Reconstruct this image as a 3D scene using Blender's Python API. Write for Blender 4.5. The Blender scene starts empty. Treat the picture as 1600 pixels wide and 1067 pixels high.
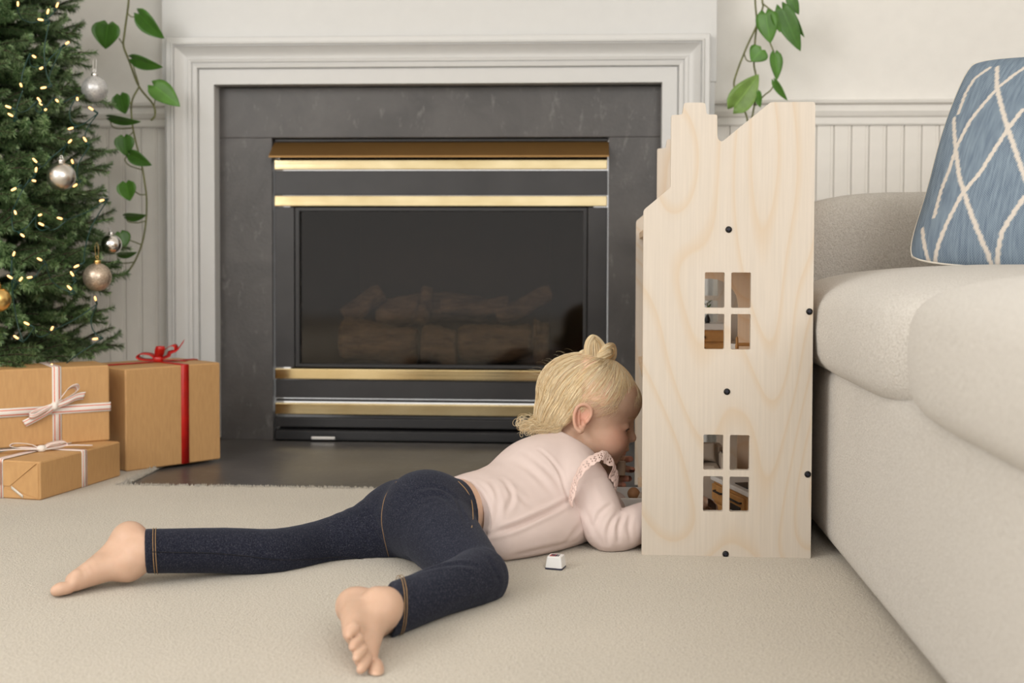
import bpy, bmesh, math, random
import numpy as np
from mathutils import Vector, Matrix
from mathutils.geometry import tessellate_polygon
random.seed(7); RNG = np.random.default_rng(7)
SC = bpy.context.scene
COL = SC.collection
PI = math.pi

# ------------------------------------------------------------------ camera
W_PX, H_PX = 1600, 1067
F_PX = 1980.0
CAM_H = 0.485
YAW = math.atan(124 / F_PX); PITCH = math.radians(2.0); ROLL = 0.003
PPX, PPY = 800.0, 390 + F_PX * math.tan(PITCH)
_fw = Vector((-math.sin(YAW) * math.cos(PITCH), math.cos(YAW) * math.cos(PITCH), -math.sin(PITCH)))
_rt0 = Vector((math.cos(YAW), math.sin(YAW), 0)); _up0 = _rt0.cross(_fw)
_rt = _rt0 * math.cos(ROLL) + _up0 * math.sin(ROLL); _up = _up0 * math.cos(ROLL) - _rt0 * math.sin(ROLL)
CAM_POS = Vector((0, 0, CAM_H))
cam_d = bpy.data.cameras.new('camera'); cam = bpy.data.objects.new('camera', cam_d); COL.objects.link(cam)
cam.matrix_world = Matrix(((_rt.x, _up.x, -_fw.x, 0), (_rt.y, _up.y, -_fw.y, 0), (_rt.z, _up.z, -_fw.z, CAM_H), (0, 0, 0, 1)))
cam_d.sensor_width = 36; cam_d.sensor_fit = 'HORIZONTAL'
cam_d.lens = F_PX / W_PX * 36
cam_d.shift_y = (PPY - H_PX / 2) / W_PX
cam_d.clip_start = 0.02
cam_d.dof.use_dof = True; cam_d.dof.focus_distance = 2.08; cam_d.dof.aperture_fstop = 4.5
SC.camera = cam

def ray(px, py):
    return _rt * ((px - PPX) / F_PX) - _up * ((py - PPY) / F_PX) + _fw
def P(px, py, Y):                 # the point of the vertical plane at depth Y seen at (px, py) in the photograph
    d = ray(px, py); return CAM_POS + d * (Y / d.y)
def FL(px, py, z=0.0):            # the point of the horizontal plane at height z
    d = ray(px, py); return CAM_POS + d * ((z - CAM_H) / d.z)

# ------------------------------------------------------------------ world, lamps, exposure
world = bpy.data.worlds.new('world'); SC.world = world; world.use_nodes = True
bg = world.node_tree.nodes['Background']
bg.inputs[0].default_value = (1.0, 0.98, 0.95, 1); bg.inputs[1].default_value = WORLD_S = 0.95
SC.view_settings.view_transform = 'Standard'; SC.view_settings.look = 'None'
SC.view_settings.gamma = 1; SC.view_settings.use_curve_mapping = False
SC.view_settings.exposure = 0.15
def area(name, loc, target, sx, sy, power, col):
    d = bpy.data.lights.new(name, 'AREA'); d.shape = 'RECTANGLE'; d.size = sx; d.size_y = sy; d.energy = power; d.color = col
    o = bpy.data.objects.new(name, d); COL.objects.link(o); o.location = loc
    o.rotation_euler = (Vector(target) - Vector(loc)).to_track_quat('-Z', 'Y').to_euler()
    return o
LIGHTS = [
    area('ceiling_fill', (-0.15, -0.35, 2.42), (-0.15, 0.0, 0.0), 3.6, 3.0, 62, (1.0, 0.99, 0.975)),  # soft overhead fill light, added under the ceiling to brighten the carpet
    area('window_light', (-2.22, 0.45, 1.30), (0.4, 1.5, 0.25), 2.2, 1.5, 54, (1.0, 0.99, 0.975)),
    area('window_light', (1.5, -1.3, 1.6), (0.5, 2.6, 0.5), 1.6, 1.2, 30, (1.0, 0.99, 0.975)),
]

# ------------------------------------------------------------------ materials
def s2l(c):
    return tuple(((x / 255) / 12.92 if x / 255 <= 0.04045 else ((x / 255 + 0.055) / 1.055) ** 2.4) for x in c)
class N:                          # a thin wrapper for building node trees
    def __init__(s, name):
        s.m = bpy.data.materials.new(name); s.m.use_nodes = True; s.t = s.m.node_tree
        s.b = s.t.nodes['Principled BSDF']; s.out = s.t.nodes['Material Output']; s._tc = None
    def tc(s, o='Object'):
        if s._tc is None: s._tc = s.t.nodes.new('ShaderNodeTexCoord')
        return s._tc.outputs[o]
    def n(s, typ, **kw):
        x = s.t.nodes.new('ShaderNode' + typ)
        for k, v in kw.items(): setattr(x, k, v)
        return x
    def l(s, a, b): s.t.links.new(a, b)
    def noise(s, scale, detail=3, rough=0.5, vec=None, dist=0):
        x = s.n('TexNoise'); x.inputs['Scale'].default_value = scale; x.inputs['Detail'].default_value = detail
        x.inputs['Roughness'].default_value = rough; x.inputs['Distortion'].default_value = dist
        s.l(vec if vec is not None else s.tc(), x.inputs['Vector']); return x.outputs['Fac']
    def mapping(s, scale=(1, 1, 1), rot=(0, 0, 0), vec=None):
        x = s.n('Mapping'); x.inputs['Scale'].default_value = scale; x.inputs['Rotation'].default_value = rot
        s.l(vec if vec is not None else s.tc(), x.inputs['Vector']); return x.outputs[0]
    def ramp(s, fac, stops):
        x = s.n('ValToRGB'); e = x.color_ramp.elements
        while len(e) < len(stops): e.new(0.5)
        for q, (p, c) in zip(e, stops): q.position = p; q.color = (*c, 1) if len(c) == 3 else c
        s.l(fac, x.inputs[0]); return x.outputs[0]
    def math(s, op, a, b=0.0, c=None):
        x = s.n('Math', operation=op)
        for i, v in enumerate((a, b) if c is None else (a, b, c)):
            if hasattr(v, 'is_linked'): s.l(v, x.inputs[i])
            else: x.inputs[i].default_value = v
        return x.outputs[0]
    def mix(s, fac, a, b, typ='MIX'):
        x = s.n('MixRGB', blend_type=typ)
        for i, v in enumerate((fac, a, b)):
            if hasattr(v, 'is_linked'): s.l(v, x.inputs[i])
            else: x.inputs[i].default_value = v if i == 0 else (*v, 1)
        return x.outputs[0]
    def bump(s, h, strength=0.3, dist=0.002):
        x = s.n('Bump'); x.inputs['Strength'].default_value = strength; x.inputs['Distance'].default_value = dist
        s.l(h, x.inputs['Height']); s.l(x.outputs[0], s.b.inputs['Normal']); return x
    def set(s, **kw):
        for k, v in kw.items():
            i = s.b.inputs[k.replace('_', ' ')]
            if hasattr(v, 'is_linked'): s.l(v, i)
            elif isinstance(v, tuple): i.default_value = (*v, 1) if len(i.default_value) == 4 and len(v) == 3 else v
            else: i.default_value = v
        return s
M = {}
def plain(name, c, rough=0.5, metal=0.0, var=0.08, scale=30, bump=0.0, bscale=200, bdist=0.001, **kw):
    a = N(name); f = a.noise(scale, 3)
    lo = tuple(x * (1 - var) for x in c); hi = tuple(min(1, x * (1 + var)) for x in c)
    a.set(Base_Color=a.ramp(f, [(0.3, lo), (0.7, hi)]), Roughness=rough, Metallic=metal, **kw)
    if bump: a.bump(a.noise(bscale, 2), bump, bdist)
    M[name] = a.m; return a

def make_materials():
    # carpet
    a = N('carpet'); v = a.tc()
    n1 = a.noise(330, 4, 0.65); n2 = a.noise(3, 3, 0.55); n3 = a.noise(120, 2)
    base = a.ramp(n1, [(0.28, (0.55, 0.475, 0.37)), (0.5, (0.80, 0.72, 0.60)), (0.72, (0.90, 0.84, 0.74))])
    a.set(Base_Color=a.mix(0.9, base, a.ramp(n2, [(0.25, (0.90, 0.90, 0.90)), (0.75, (1, 1, 1))]), 'MULTIPLY'), Roughness=0.95, Specular_IOR_Level=0.1,
          Sheen_Weight=0.3, Sheen_Roughness=0.5)
    a.bump(a.math('ADD', n1, a.math('MULTIPLY', n3, 0.6)), 0.9, 0.006); M['carpet'] = a.m
    plain('wall_paint', (0.84, 0.815, 0.772), 0.65, var=0.015, bump=0.05, bscale=160)
    plain('bead_paint', (0.85, 0.815, 0.76), 0.5, var=0.015)
    plain('white_trim', (0.66, 0.655, 0.64), 0.38, var=0.012, bump=0.03, bscale=60)
    plain('ceiling_paint', (0.82, 0.80, 0.76), 0.8, var=0.01)
    # slate
    def slate(name, r, mult):
        a = N(name)
        n1 = a.noise(5, 5, 0.62, dist=0.6); n2 = a.noise(42, 5, 0.7, a.mapping((1, 1, 0.45), (0.2, 0.5, 0.3))); n3 = a.noise(110, 3, 0.6)
        c = a.ramp(n1, [(0.3, tuple(x * mult for x in (0.050, 0.046, 0.045))), (0.7, tuple(x * mult for x in (0.092, 0.085, 0.082)))])
        sp = a.ramp(n2, [(0.58, (0, 0, 0)), (0.74, (0.5, 0.5, 0.5))])
        a.set(Base_Color=a.mix(sp, c, (0.24, 0.23, 0.22)), Roughness=r, Specular_IOR_Level=0.5)
        a.bump(a.math('ADD', a.math('MULTIPLY', n2, 0.8), n3), 0.35, 0.0015); M[name] = a.m
    slate('slate', 0.42, 1.15); slate('hearth_slate', 0.33, 1.35)
    # metals
    a = N('brass'); st = a.noise(60, 3, 0.6, a.mapping((0.03, 1, 6)))
    sm = a.noise(3.0, 3, 0.6, a.mapping((1.5, 1, 3)))
    a.set(Base_Color=a.ramp(sm, [(0.3, (0.72, 0.55, 0.28)), (0.6, (0.90, 0.74, 0.44))]), Metallic=1.0, Roughness=a.ramp(st, [(0.3, (0.10,) * 3), (0.7, (0.2,) * 3)]))
    M['brass'] = a.m
    plain('bronze', (0.30, 0.165, 0.055), 0.42, 0.65, 0.05, 8)
    plain('black_metal', (0.022, 0.021, 0.022), 0.42, 0.0, 0.12, 14)
    plain('black_panel', (0.034, 0.032, 0.033), 0.40, 0.0, 0.25, 7)
    plain('soot', (0.045, 0.036, 0.031), 0.9, 0.0, 0.35, 6)
    a = N('tinted_glass'); t = a.t; t.nodes.remove(a.b)
    tr = a.n('BsdfTransparent'); tr.inputs[0].default_value = (0.62, 0.57, 0.52, 1); gl = a.n('BsdfGlossy'); gl.inputs['Roughness'].default_value = 0.06
    fr = a.n('Fresnel'); fr.inputs[0].default_value = 1.45; mx = a.n('MixShader')
    a.l(fr.outputs[0], mx.inputs[0]); a.l(tr.outputs[0], mx.inputs[1]); a.l(gl.outputs[0], mx.inputs[2]); a.l(mx.outputs[0], a.out.inputs[0]); M['tinted_glass'] = a.m
    a = N('ceramic_log'); n1 = a.noise(20, 5, 0.7, a.mapping((0.5, 2, 2)))
    a.set(Base_Color=a.ramp(n1, [(0.35, (0.13, 0.085, 0.05)), (0.6, (0.42, 0.32, 0.22)), (0.75, (0.62, 0.52, 0.40))]), Roughness=0.9); a.bump(n1, 0.8, 0.01); M['ceramic_log'] = a.m
    # paper & ribbon
    a = N('kraft_paper'); n1 = a.noise(9, 4, 0.55); fib = a.noise(300, 2, 0.5, a.mapping((0.25, 1, 0.12)))
    c = a.ramp(fib, [(0.3, (0.555, 0.315, 0.132)), (0.7, (0.61, 0.355, 0.152))])
    a.set(Base_Color=c, Roughness=0.55, Specular_IOR_Level=0.35); a.bump(n1, 0.35, 0.008); M['kraft_paper'] = a.m
    plain('red_ribbon', (0.50, 0.012, 0.008), 0.33, 0, 0.15, 40)
    a = N('striped_ribbon'); uv = a.n('UVMap'); sp = a.n('SeparateXYZ'); a.l(uv.outputs[0], sp.inputs[0])
    red = s2l((222, 120, 92)); wht = (0.86, 0.80, 0.74)
    a.set(Base_Color=a.ramp(sp.outputs[1], [(0.0, wht), (0.17, wht), (0.19, red), (0.29, red), (0.31, wht), (0.46, wht), (0.47, wht), (0.53, wht), (0.54, wht), (0.69, wht), (0.71, red), (0.81, red), (0.83, wht), (1, wht)]), Roughness=0.7)
    a.bump(a.noise(900, 1), 0.2, 0.0005); M['striped_ribbon'] = a.m
    plain('clear_tape', (0.78, 0.72, 0.62), 0.2, 0, 0.03)
    # plants
    a = N('needle_green'); oi = a.n('ObjectInfo'); g = a.n('NewGeometry')
    c = a.ramp(g.outputs['Random Per Island'], [(0.0, (0.038, 0.085, 0.034)), (0.45, (0.115, 0.205, 0.075)), (0.8, (0.23, 0.33, 0.145)), (1.0, (0.34, 0.43, 0.25))])
    a.set(Base_Color=a.mix(0.5, c, a.ramp(oi.outputs['Random'], [(0, (0.75, 0.9, 0.7)), (1, (1.0, 1.0, 0.95))]), 'MULTIPLY'), Roughness=0.45); M['needle_green'] = a.m
    plain('branch_brown', (0.05, 0.034, 0.02), 0.8)
    for nm, c in (('leaf_green', (0.062, 0.165, 0.024)), ('leaf_light', (0.175, 0.30, 0.062)), ('leaf_mid', (0.085, 0.22, 0.030))):
        a = N(nm); n1 = a.noise(35, 3); uv = a.n('UVMap'); sp = a.n('SeparateXYZ'); a.l(uv.outputs[0], sp.inputs[0])
        mid = a.math('ABSOLUTE', a.math('SUBTRACT', sp.outputs[0], 0.5))
        base = a.ramp(n1, [(0.3, tuple(x * 0.82 for x in c)), (0.7, tuple(x * 1.2 for x in c))])
        vein = a.ramp(mid, [(0.008, (0.6,) * 3), (0.025, (0,) * 3)])
        a.set(Base_Color=a.mix(vein, base, tuple(x * 1.8 for x in c)), Roughness=0.38, Specular_IOR_Level=0.45, Subsurface_Weight=0.08, Subsurface_Radius=(0.003, 0.006, 0.001)); M[nm] = a.m
    plain('vine_stem', (0.15, 0.155, 0.055), 0.6, var=0.3, scale=60)
    # ornaments
    plain('silver_satin', (0.72, 0.69, 0.65), 0.28, 1.0, 0.03)
    plain('mirror_silver', (0.86, 0.84, 0.82), 0.05, 1.0, 0.02)
    plain('gold_satin', (0.82, 0.56, 0.21), 0.28, 1.0, 0.06)
    a = N('silver_glitter'); vo = a.n('TexVoronoi'); vo.inputs['Scale'].default_value = 900; a.l(a.tc(), vo.inputs['Vector'])
    a.set(Base_Color=a.ramp(vo.outputs['Color'], [(0.1, (0.42, 0.42, 0.44)), (0.9, (0.95, 0.94, 0.92))]), Metallic=0.55, Roughness=0.35); a.bump(vo.outputs['Color'], 0.9, 0.002); M['silver_glitter'] = a.m
    a = N('champagne_glitter'); vo = a.n('TexVoronoi'); vo.inputs['Scale'].default_value = 500; a.l(a.tc(), vo.inputs['Vector'])
    a.set(Base_Color=a.ramp(vo.outputs['Color'], [(0.1, (0.44, 0.33, 0.24)), (0.9, (0.80, 0.68, 0.56))]), Metallic=0.75, Roughness=0.36); a.bump(vo.outputs['Color'], 0.6, 0.0015); M['champagne_glitter'] = a.m
    plain('gold_thread', (0.62, 0.42, 0.16), 0.4, 0.5); plain('white_thread', (0.8, 0.78, 0.74), 0.6)
    plain('green_wire', (0.012, 0.05, 0.04), 0.45)
    a = N('bulb_glow'); a.set(Base_Color=(1.0, 0.72, 0.4), Emission_Color=(1.0, 0.50, 0.16), Emission_Strength=1.9, Roughness=0.2); M['bulb_glow'] = a.m
    # birch plywood
    def birch(name, k, seedrot, dark=1.0):
        a = N(name); v = a.mapping((1, 1, 0.42), (0, seedrot, 0))
        d = a.noise(2.6, 2, 0.42, v, 0.35)
        rings = a.math('FRACT', a.math('MULTIPLY', d, 30.0))
        line = a.ramp(rings, [(0.0, (0.70,) * 3), (0.06, (0.16,) * 3), (0.25, (0.0,) * 3), (0.75, (0.06,) * 3), (1.0, (0.70,) * 3)])
        fib = a.noise(260, 2, 0.5, a.mapping((1, 1, 0.03)))
        c0 = tuple(x * dark for x in k)
        base = a.ramp(fib, [(0.3, tuple(x * 0.955 for x in c0)), (0.7, tuple(min(1, x * 1.03) for x in c0))])
        a.set(Base_Color=a.mix(line, base, tuple(x * y for x, y in zip(c0, (0.96, 0.85, 0.71)))), Roughness=0.48, Specular_IOR_Level=0.3); M[name] = a.m
    birch('birch', (0.625, 0.555, 0.475), 0.1); birch('birch_inner', (0.76, 0.58, 0.42), 0.5)
    plain('ply_edge', (0.60, 0.42, 0.25), 0.6, 0, 0.25, 250)
    plain('toy_wood', (0.50, 0.25, 0.08), 0.5, 0, 0.15, 40); plain('toy_white', (0.78, 0.75, 0.71), 0.4, 0, 0.02)
    plain('toy_black', (0.012, 0.012, 0.013), 0.4); plain('screw_black', (0.014, 0.013, 0.013), 0.35, 0.6)
    plain('toy_linen', (0.55, 0.46, 0.37), 0.9, 0, 0.06, bump=0.3, bscale=900)
    plain('doll_wood', (0.40, 0.20, 0.09), 0.6); plain('peg_beige', (0.62, 0.50, 0.38), 0.7)
    # sofa fabric
    a = N('boucle'); n1 = a.noise(420, 3, 0.6); n2 = a.noise(2.4, 3); n3 = a.noise(130, 3)
    c = a.ramp(n1, [(0.3, (0.56, 0.515, 0.455)), (0.6, (0.75, 0.71, 0.655)), (0.75, (0.82, 0.785, 0.735))])
    a.set(Base_Color=a.mix(0.8, c, a.ramp(n2, [(0.3, (0.95, 0.95, 0.95)), (0.7, (1, 1, 1))]), 'MULTIPLY'), Roughness=0.95, Specular_IOR_Level=0.1, Sheen_Weight=0.25)
    a.bump(a.math('ADD', n1, a.math('MULTIPLY', n3, 0.8)), 0.75, 0.004); M['boucle'] = a.m
    # pillow: woven blue with cream lines carried by the weave attribute
    a = N('pillow_weave'); at = a.n('Attribute', attribute_name='line')
    uv = a.n('UVMap'); ch = a.n('TexChecker'); ch.inputs['Scale'].default_value = 230; a.l(uv.outputs[0], ch.inputs[0])
    sl = a.noise(90, 3, 0.6, a.mapping((1, 0.10, 1), vec=uv.outputs[0]))
    blue = a.ramp(sl, [(0.32, (0.105, 0.150, 0.215)), (0.68, (0.215, 0.285, 0.355))])
    blue = a.mix(a.ramp(ch.outputs['Fac'], [(0, (0.0,) * 3), (1, (0.30,) * 3)]), blue, (0.40, 0.46, 0.51))
    a.set(Base_Color=a.mix(at.outputs['Fac'], blue, (0.68, 0.62, 0.55)), Roughness=0.9, Specular_IOR_Level=0.15); a.bump(ch.outputs['Fac'], 0.25, 0.0008); M['pillow_weave'] = a.m
    plain('cream_fabric', (0.70, 0.65, 0.57), 0.9, 0, 0.04, bump=0.3, bscale=700)
    # person
    a = N('skin'); at = a.n('Attribute', attribute_name='blush'); n1 = a.noise(60, 3)
    c = a.ramp(n1, [(0.3, (0.58, 0.375, 0.265)), (0.7, (0.625, 0.415, 0.30))])
    a.set(Base_Color=a.mix(at.outputs['Fac'], c, (0.70, 0.285, 0.20)), Roughness=0.5, Specular_IOR_Level=0.35, Subsurface_Weight=0.18, Subsurface_Radius=(0.012, 0.005, 0.003), Subsurface_Scale=0.6); M['skin'] = a.m
    a = N('denim'); n1 = a.noise(1000, 2, 0.7); n2 = a.noise(8, 3); n3 = a.noise(420, 2, 0.6)
    c = a.ramp(a.math('ADD', a.math('MULTIPLY', n1, 0.62), a.math('MULTIPLY', n3, 0.38)), [(0.39, (0.0085, 0.0095, 0.018)), (0.54, (0.020, 0.022, 0.036)), (0.68, (0.092, 0.094, 0.115))])
    a.set(Base_Color=a.mix(0.7, c, a.ramp(n2, [(0.3, (0.8, 0.8, 0.82)), (0.7, (1.05, 1.05, 1.05))]), 'MULTIPLY'), Roughness=0.85, Specular_IOR_Level=0.12, Sheen_Weight=0.1, Sheen_Tint=(0.6, 0.65, 0.8)); a.bump(n1, 0.3, 0.001); M['denim'] = a.m
    plain('stitch_gold', (0.36, 0.22, 0.10), 0.7)
    plain('stitch_dark', (0.006, 0.006, 0.011), 0.8)
    plain('pink_jersey', (0.70, 0.575, 0.535), 0.8, 0, 0.02, 12, bump=0.25, bscale=1400, bdist=0.0006, Specular_IOR_Level=0.2)
    a = N('eyelet_lace'); vo = a.n('TexVoronoi'); vo.inputs['Scale'].default_value = 42; vo.inputs['Randomness'].default_value = 0.35
    uv = a.n('UVMap'); a.l(a.mapping((1, 0.12, 1), vec=uv.outputs[0]), vo.inputs['Vector'])
    a.set(Base_Color=(0.78, 0.59, 0.53), Roughness=0.8)
    M['eyelet_lace'] = a.m
    a = N('hair_blond'); g = a.n('NewGeometry'); 
    c = a.ramp(g.outputs['Random Per Island'], [(0.0, (0.70, 0.47, 0.22)), (0.3, (0.87, 0.67, 0.39)), (1.0, (0.96, 0.84, 0.61))])
    a.set(Base_Color=c, Roughness=0.38, Specular_IOR_Level=0.5); M['hair_blond'] = a.m
    a = N('hair_scalp'); n1 = a.noise(210, 3, 0.6, a.mapping((0.6, 1, 0.25)))
    a.set(Base_Color=a.ramp(n1, [(0.35, (0.78, 0.50, 0.34)), (0.65, (0.83, 0.58, 0.40))]), Roughness=0.5); M['hair_scalp'] = a.m
    a = N('hair_solid'); n1 = a.noise(260, 3, 0.6, a.mapping((1, 1, 0.3)))
    a.set(Base_Color=a.ramp(n1, [(0.35, (0.70, 0.47, 0.22)), (0.65, (0.90, 0.70, 0.42))]), Roughness=0.42); a.bump(n1, 0.5, 0.002); M['hair_solid'] = a.m
    plain('eye_white', (0.72, 0.68, 0.64), 0.2); plain('eye_iris', (0.06, 0.075, 0.09), 0.1); plain('brow', (0.40, 0.24, 0.13), 0.6); plain('lash', (0.16, 0.08, 0.045), 0.6)
    plain('key_white', (0.82, 0.81, 0.80), 0.35, 0, 0.01); plain('key_dark', (0.02, 0.022, 0.05), 0.5); plain('key_red', (0.45, 0.08, 0.08), 0.5)
make_materials()

# ------------------------------------------------------------------ mesh helpers (world coordinates in, stored relative to the parent's base)
class MB:
    def __init__(s): s.v = []; s.f = []; s.uv = {}; s.sm = []
    def add(s, vs, fs, uvs=None, smooth=False):
        o = len(s.v); s.v += [tuple(x) for x in vs]
        for i, f in enumerate(fs):
            if uvs is not None: s.uv[len(s.f)] = uvs[i]
            s.f.append(tuple(k + o for k in f)); s.sm.append(smooth)
        return s
    def box(s, lo, hi, rot=None, about=None):
        x0, y0, z0 = lo; x1, y1, z1 = hi
        vs = [Vector(q) for q in ((x0, y0, z0), (x1, y0, z0), (x1, y1, z0), (x0, y1, z0), (x0, y0, z1), (x1, y0, z1), (x1, y1, z1), (x0, y1, z1))]
        if rot is not None: vs = [rot @ (q - about) + about for q in vs]
        return s.add(vs, [(0, 3, 2, 1), (4, 5, 6, 7), (0, 1, 5, 4), (1, 2, 6, 5), (2, 3, 7, 6), (3, 0, 4, 7)])
    def cbox(s, lo, hi, c=0.004):            # box with chamfered edges (three-section loft along z, bevelled outline)
        x0, y0, z0 = lo; x1, y1, z1 = hi
        def ring(i, z): return [(x0 + i + c, y0 + i, z), (x1 - i - c, y0 + i, z), (x1 - i, y0 + i + c, z), (x1 - i, y1 - i - c, z), (x1 - i - c, y1 - i, z), (x0 + i + c, y1 - i, z), (x0 + i, y1 - i - c, z), (x0 + i, y0 + i + c, z)]
        return s.loft([ring(c * 0.7, z0), ring(0, z0 + c), ring(0, z1 - c), ring(c * 0.7, z1)], True, True, False)
    def loft(s, rings, cap0=False, cap1=False, smooth=True, closed=True):
        n = len(rings[0]); vs = [p for r in rings for p in r]; fs = []
        for i in range(len(rings) - 1):
            for j in range(n if closed else n - 1):
                k = (j + 1) % n; fs.append((i * n + j, i * n + k, (i + 1) * n + k, (i + 1) * n + j))
        s.add(vs, fs, None, smooth); o = len(s.v) - len(vs)
        if cap0: s.f.append(tuple(o + k for k in reversed(range(n)))); s.sm.append(False)
        if cap1: s.f.append(tuple(o + (len(rings) - 1) * n + k for k in range(n))); s.sm.append(False)
        return s
    def tube(s, pts, r, n=8, caps=True, smooth=True):
        pts = [Vector(p) for p in pts]; rr = r if isinstance(r, (list, tuple)) else [r] * len(pts)
        rings = []; prev = None
        for i, p in enumerate(pts):
            t = (pts[min(i + 1, len(pts) - 1)] - pts[max(i - 1, 0)]).normalized()
            if prev is None: u = t.orthogonal().normalized()
            else: u = (prev - t * prev.dot(t)).normalized() if (prev - t * prev.dot(t)).length > 1e-6 else t.orthogonal().normalized()
            prev = u; w = t.cross(u)
            rings.append([p + (u * math.cos(2 * PI * k / n) + w * math.sin(2 * PI * k / n)) * rr[i] for k in range(n)])
        return s.loft(rings, caps, caps, smooth)
    def lathe(s, c, prof, n=24, axis=(0, 0, 1), smooth=True):
        a = Vector(axis).normalized(); u = a.orthogonal().normalized(); w = a.cross(u); c = Vector(c)
        rings = [[c + a * h + (u * math.cos(2 * PI * k / n) + w * math.sin(2 * PI * k / n)) * max(r, 1e-5) for k in range(n)] for r, h in prof]
        return s.loft(rings, True, True, smooth)
    def prism(s, outer, holes, y0, y1):      # polygon in x,z (with holes) extruded in y
        polys = [outer] + list(holes); flat = [p for q in polys for p in q]
        tris = tessellate_polygon([[Vector((p[0], p[1], 0)) for p in q] for q in polys]); n = len(flat)
        vs = [(p[0], y0, p[1]) for p in flat] + [(p[0], y1, p[1]) for p in flat]; fs = []
        for a, b, c in tris:
            A, B, C = flat[a], flat[b], flat[c]
            ccw = (B[0] - A[0]) * (C[1] - A[1]) - (B[1] - A[1]) * (C[0] - A[0]) > 0
            t = (a, b, c) if ccw else (a, c, b)
            fs.append(t); fs.append(tuple(k + n for k in reversed(t)))
        o = 0
        for qi, q in enumerate(polys):
            m = len(q); ar = sum(q[i][0] * q[(i + 1) % m][1] - q[(i + 1) % m][0] * q[i][1] for i in range(m))
            rev = (ar < 0) != (qi > 0)
            for i in range(m):
                a, b = o + i, o + (i + 1) % m
                fs.append((a, a + n, b + n, b) if not rev else (a, b, b + n, a + n))
            o += m
        return s.add(vs, fs)
    def ribbon(s, pts, side, w, th=0.0012, closed=False):   # strip along pts; side = width direction(s); uv.y runs across
        pts = [Vector(p) for p in pts]; sd = side if isinstance(side, list) else [side] * len(pts)
        n = len(pts); L = [0.0]
        for i in range(1, n): L.append(L[-1] + (pts[i] - pts[i - 1]).length)
        ws = w if isinstance(w, list) else [w] * n
        top, bot = [], []
        for i, p in enumerate(pts):
            t = (pts[min(i + 1, n - 1)] - pts[max(i - 1, 0)]).normalized(); q = Vector(sd[i]).normalized(); nn = t.cross(q).normalized()
            top.append((p - q * ws[i] / 2 + nn * th / 2, p + q * ws[i] / 2 + nn * th / 2)); bot.append((p - q * ws[i] / 2 - nn * th / 2, p + q * ws[i] / 2 - nn * th / 2))
        vs = []; fs = []; uvs = []
        for i in range(n): vs += [top[i][0], top[i][1], bot[i][1], bot[i][0]]
        for i in range(n - 1):
            a, b = 4 * i, 4 * (i + 1); u0, u1 = L[i] / 0.02, L[i + 1] / 0.02
            fs += [(a, b, b + 1, a + 1), (a + 1, b + 1, b + 2, a + 2), (a + 2, b + 2, b + 3, a + 3), (a + 3, b + 3, b, a)]
            uvs += [[(u0, 0), (u1, 0), (u1, 1), (u0, 1)], [(u0, 1), (u1, 1), (u1, 1), (u0, 1)], [(u0, 1), (u1, 1), (u1, 0), (u0, 0)], [(u0, 0), (u1, 0), (u1, 0), (u0, 0)]]
        fs += [(0, 1, 2, 3), (4 * n - 1, 4 * n - 2, 4 * n - 3, 4 * n - 4)]; uvs += [[(0, 0), (0, 1), (0, 1), (0, 0)], [(u1, 0), (u1, 1), (u1, 1), (u1, 0)]]
        return s.add(vs, fs, uvs, True)
    def mesh(s, name, origin=Vector((0, 0, 0))):
        me = bpy.data.meshes.new(name)
        me.from_pydata([(x - origin[0], y - origin[1], z - origin[2]) for x, y, z in s.v], [], s.f)
        me.polygons.foreach_set('use_smooth', s.sm)
        if s.uv:
            l = me.uv_layers.new(name='UVMap')
            for i, p in enumerate(me.polygons):
                if i in s.uv:
                    for k, li in enumerate(p.loop_indices): l.data[li].uv = s.uv[i][k]
        me.update(); return me

def wloc(o):
    p = Vector((0, 0, 0))
    while o is not None: p = p + Vector(o.location); o = o.parent
    return p
def obj(name, mb, mat, parent=None, bevel=0.0, local=False, segs=2, pivot=None):
    # world coordinates in; the object's origin sits at its parent's base (or at pivot / the mesh's own foot when it is a thing)
    base = wloc(parent) if parent is not None else (Vector(pivot) if pivot is not None else Vector((0, 0, 0)))
    me = mb.mesh(name, Vector((0, 0, 0)) if local else base) if isinstance(mb, MB) else mb
    for m_ in (mat if isinstance(mat, list) else [mat]): me.materials.append(M[m_])
    o = bpy.data.objects.new(name, me); COL.objects.link(o)
    if parent is not None: o.parent = parent
    elif not local: o.location = base
    if bevel:
        b = o.modifiers.new('bevel', 'BEVEL'); b.width = bevel; b.segments = segs; b.limit_method = 'ANGLE'; b.angle_limit = math.radians(40)
        b.harden_normals = False
    return o
def tag(o, label=None, cat=None, group=None, kind=None):
    if label: o['label'] = label
    if cat: o['category'] = cat
    if group: o['group'] = group
    if kind: o['kind'] = kind
    return o
def thing(name, loc, label, cat, group=None):
    o = bpy.data.objects.new(name, None); COL.objects.link(o); o.location = loc; o.empty_display_size = 0.05
    return tag(o, label, cat, group)
def bez(pts, n=8):                # Catmull-Rom through pts
    pts = [Vector(p) for p in pts]; q = [pts[0] * 2 - pts[1]] + pts + [pts[-1] * 2 - pts[-2]]; out = []
    for i in range(1, len(q) - 2):
        a, b, c, d = q[i - 1:i + 3]
        for k in range(n):
            t = k / n
            out.append(0.5 * ((2 * b) + (c - a) * t + (2 * a - 5 * b + 4 * c - d) * t * t + (3 * b - a - 3 * c + d) * t ** 3))
    return out + [pts[-1]]
def rrect(x0, z0, x1, z1, r, n=4):
    out = []
    for cx, cz, a0 in ((x1 - r, z0 + r, -PI / 2), (x1 - r, z1 - r, 0), (x0 + r, z1 - r, PI / 2), (x0 + r, z0 + r, PI)):
        for k in range(n + 1): a = a0 + PI / 2 * k / n; out.append((cx + r * math.cos(a), cz + r * math.sin(a)))
    return out
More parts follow.
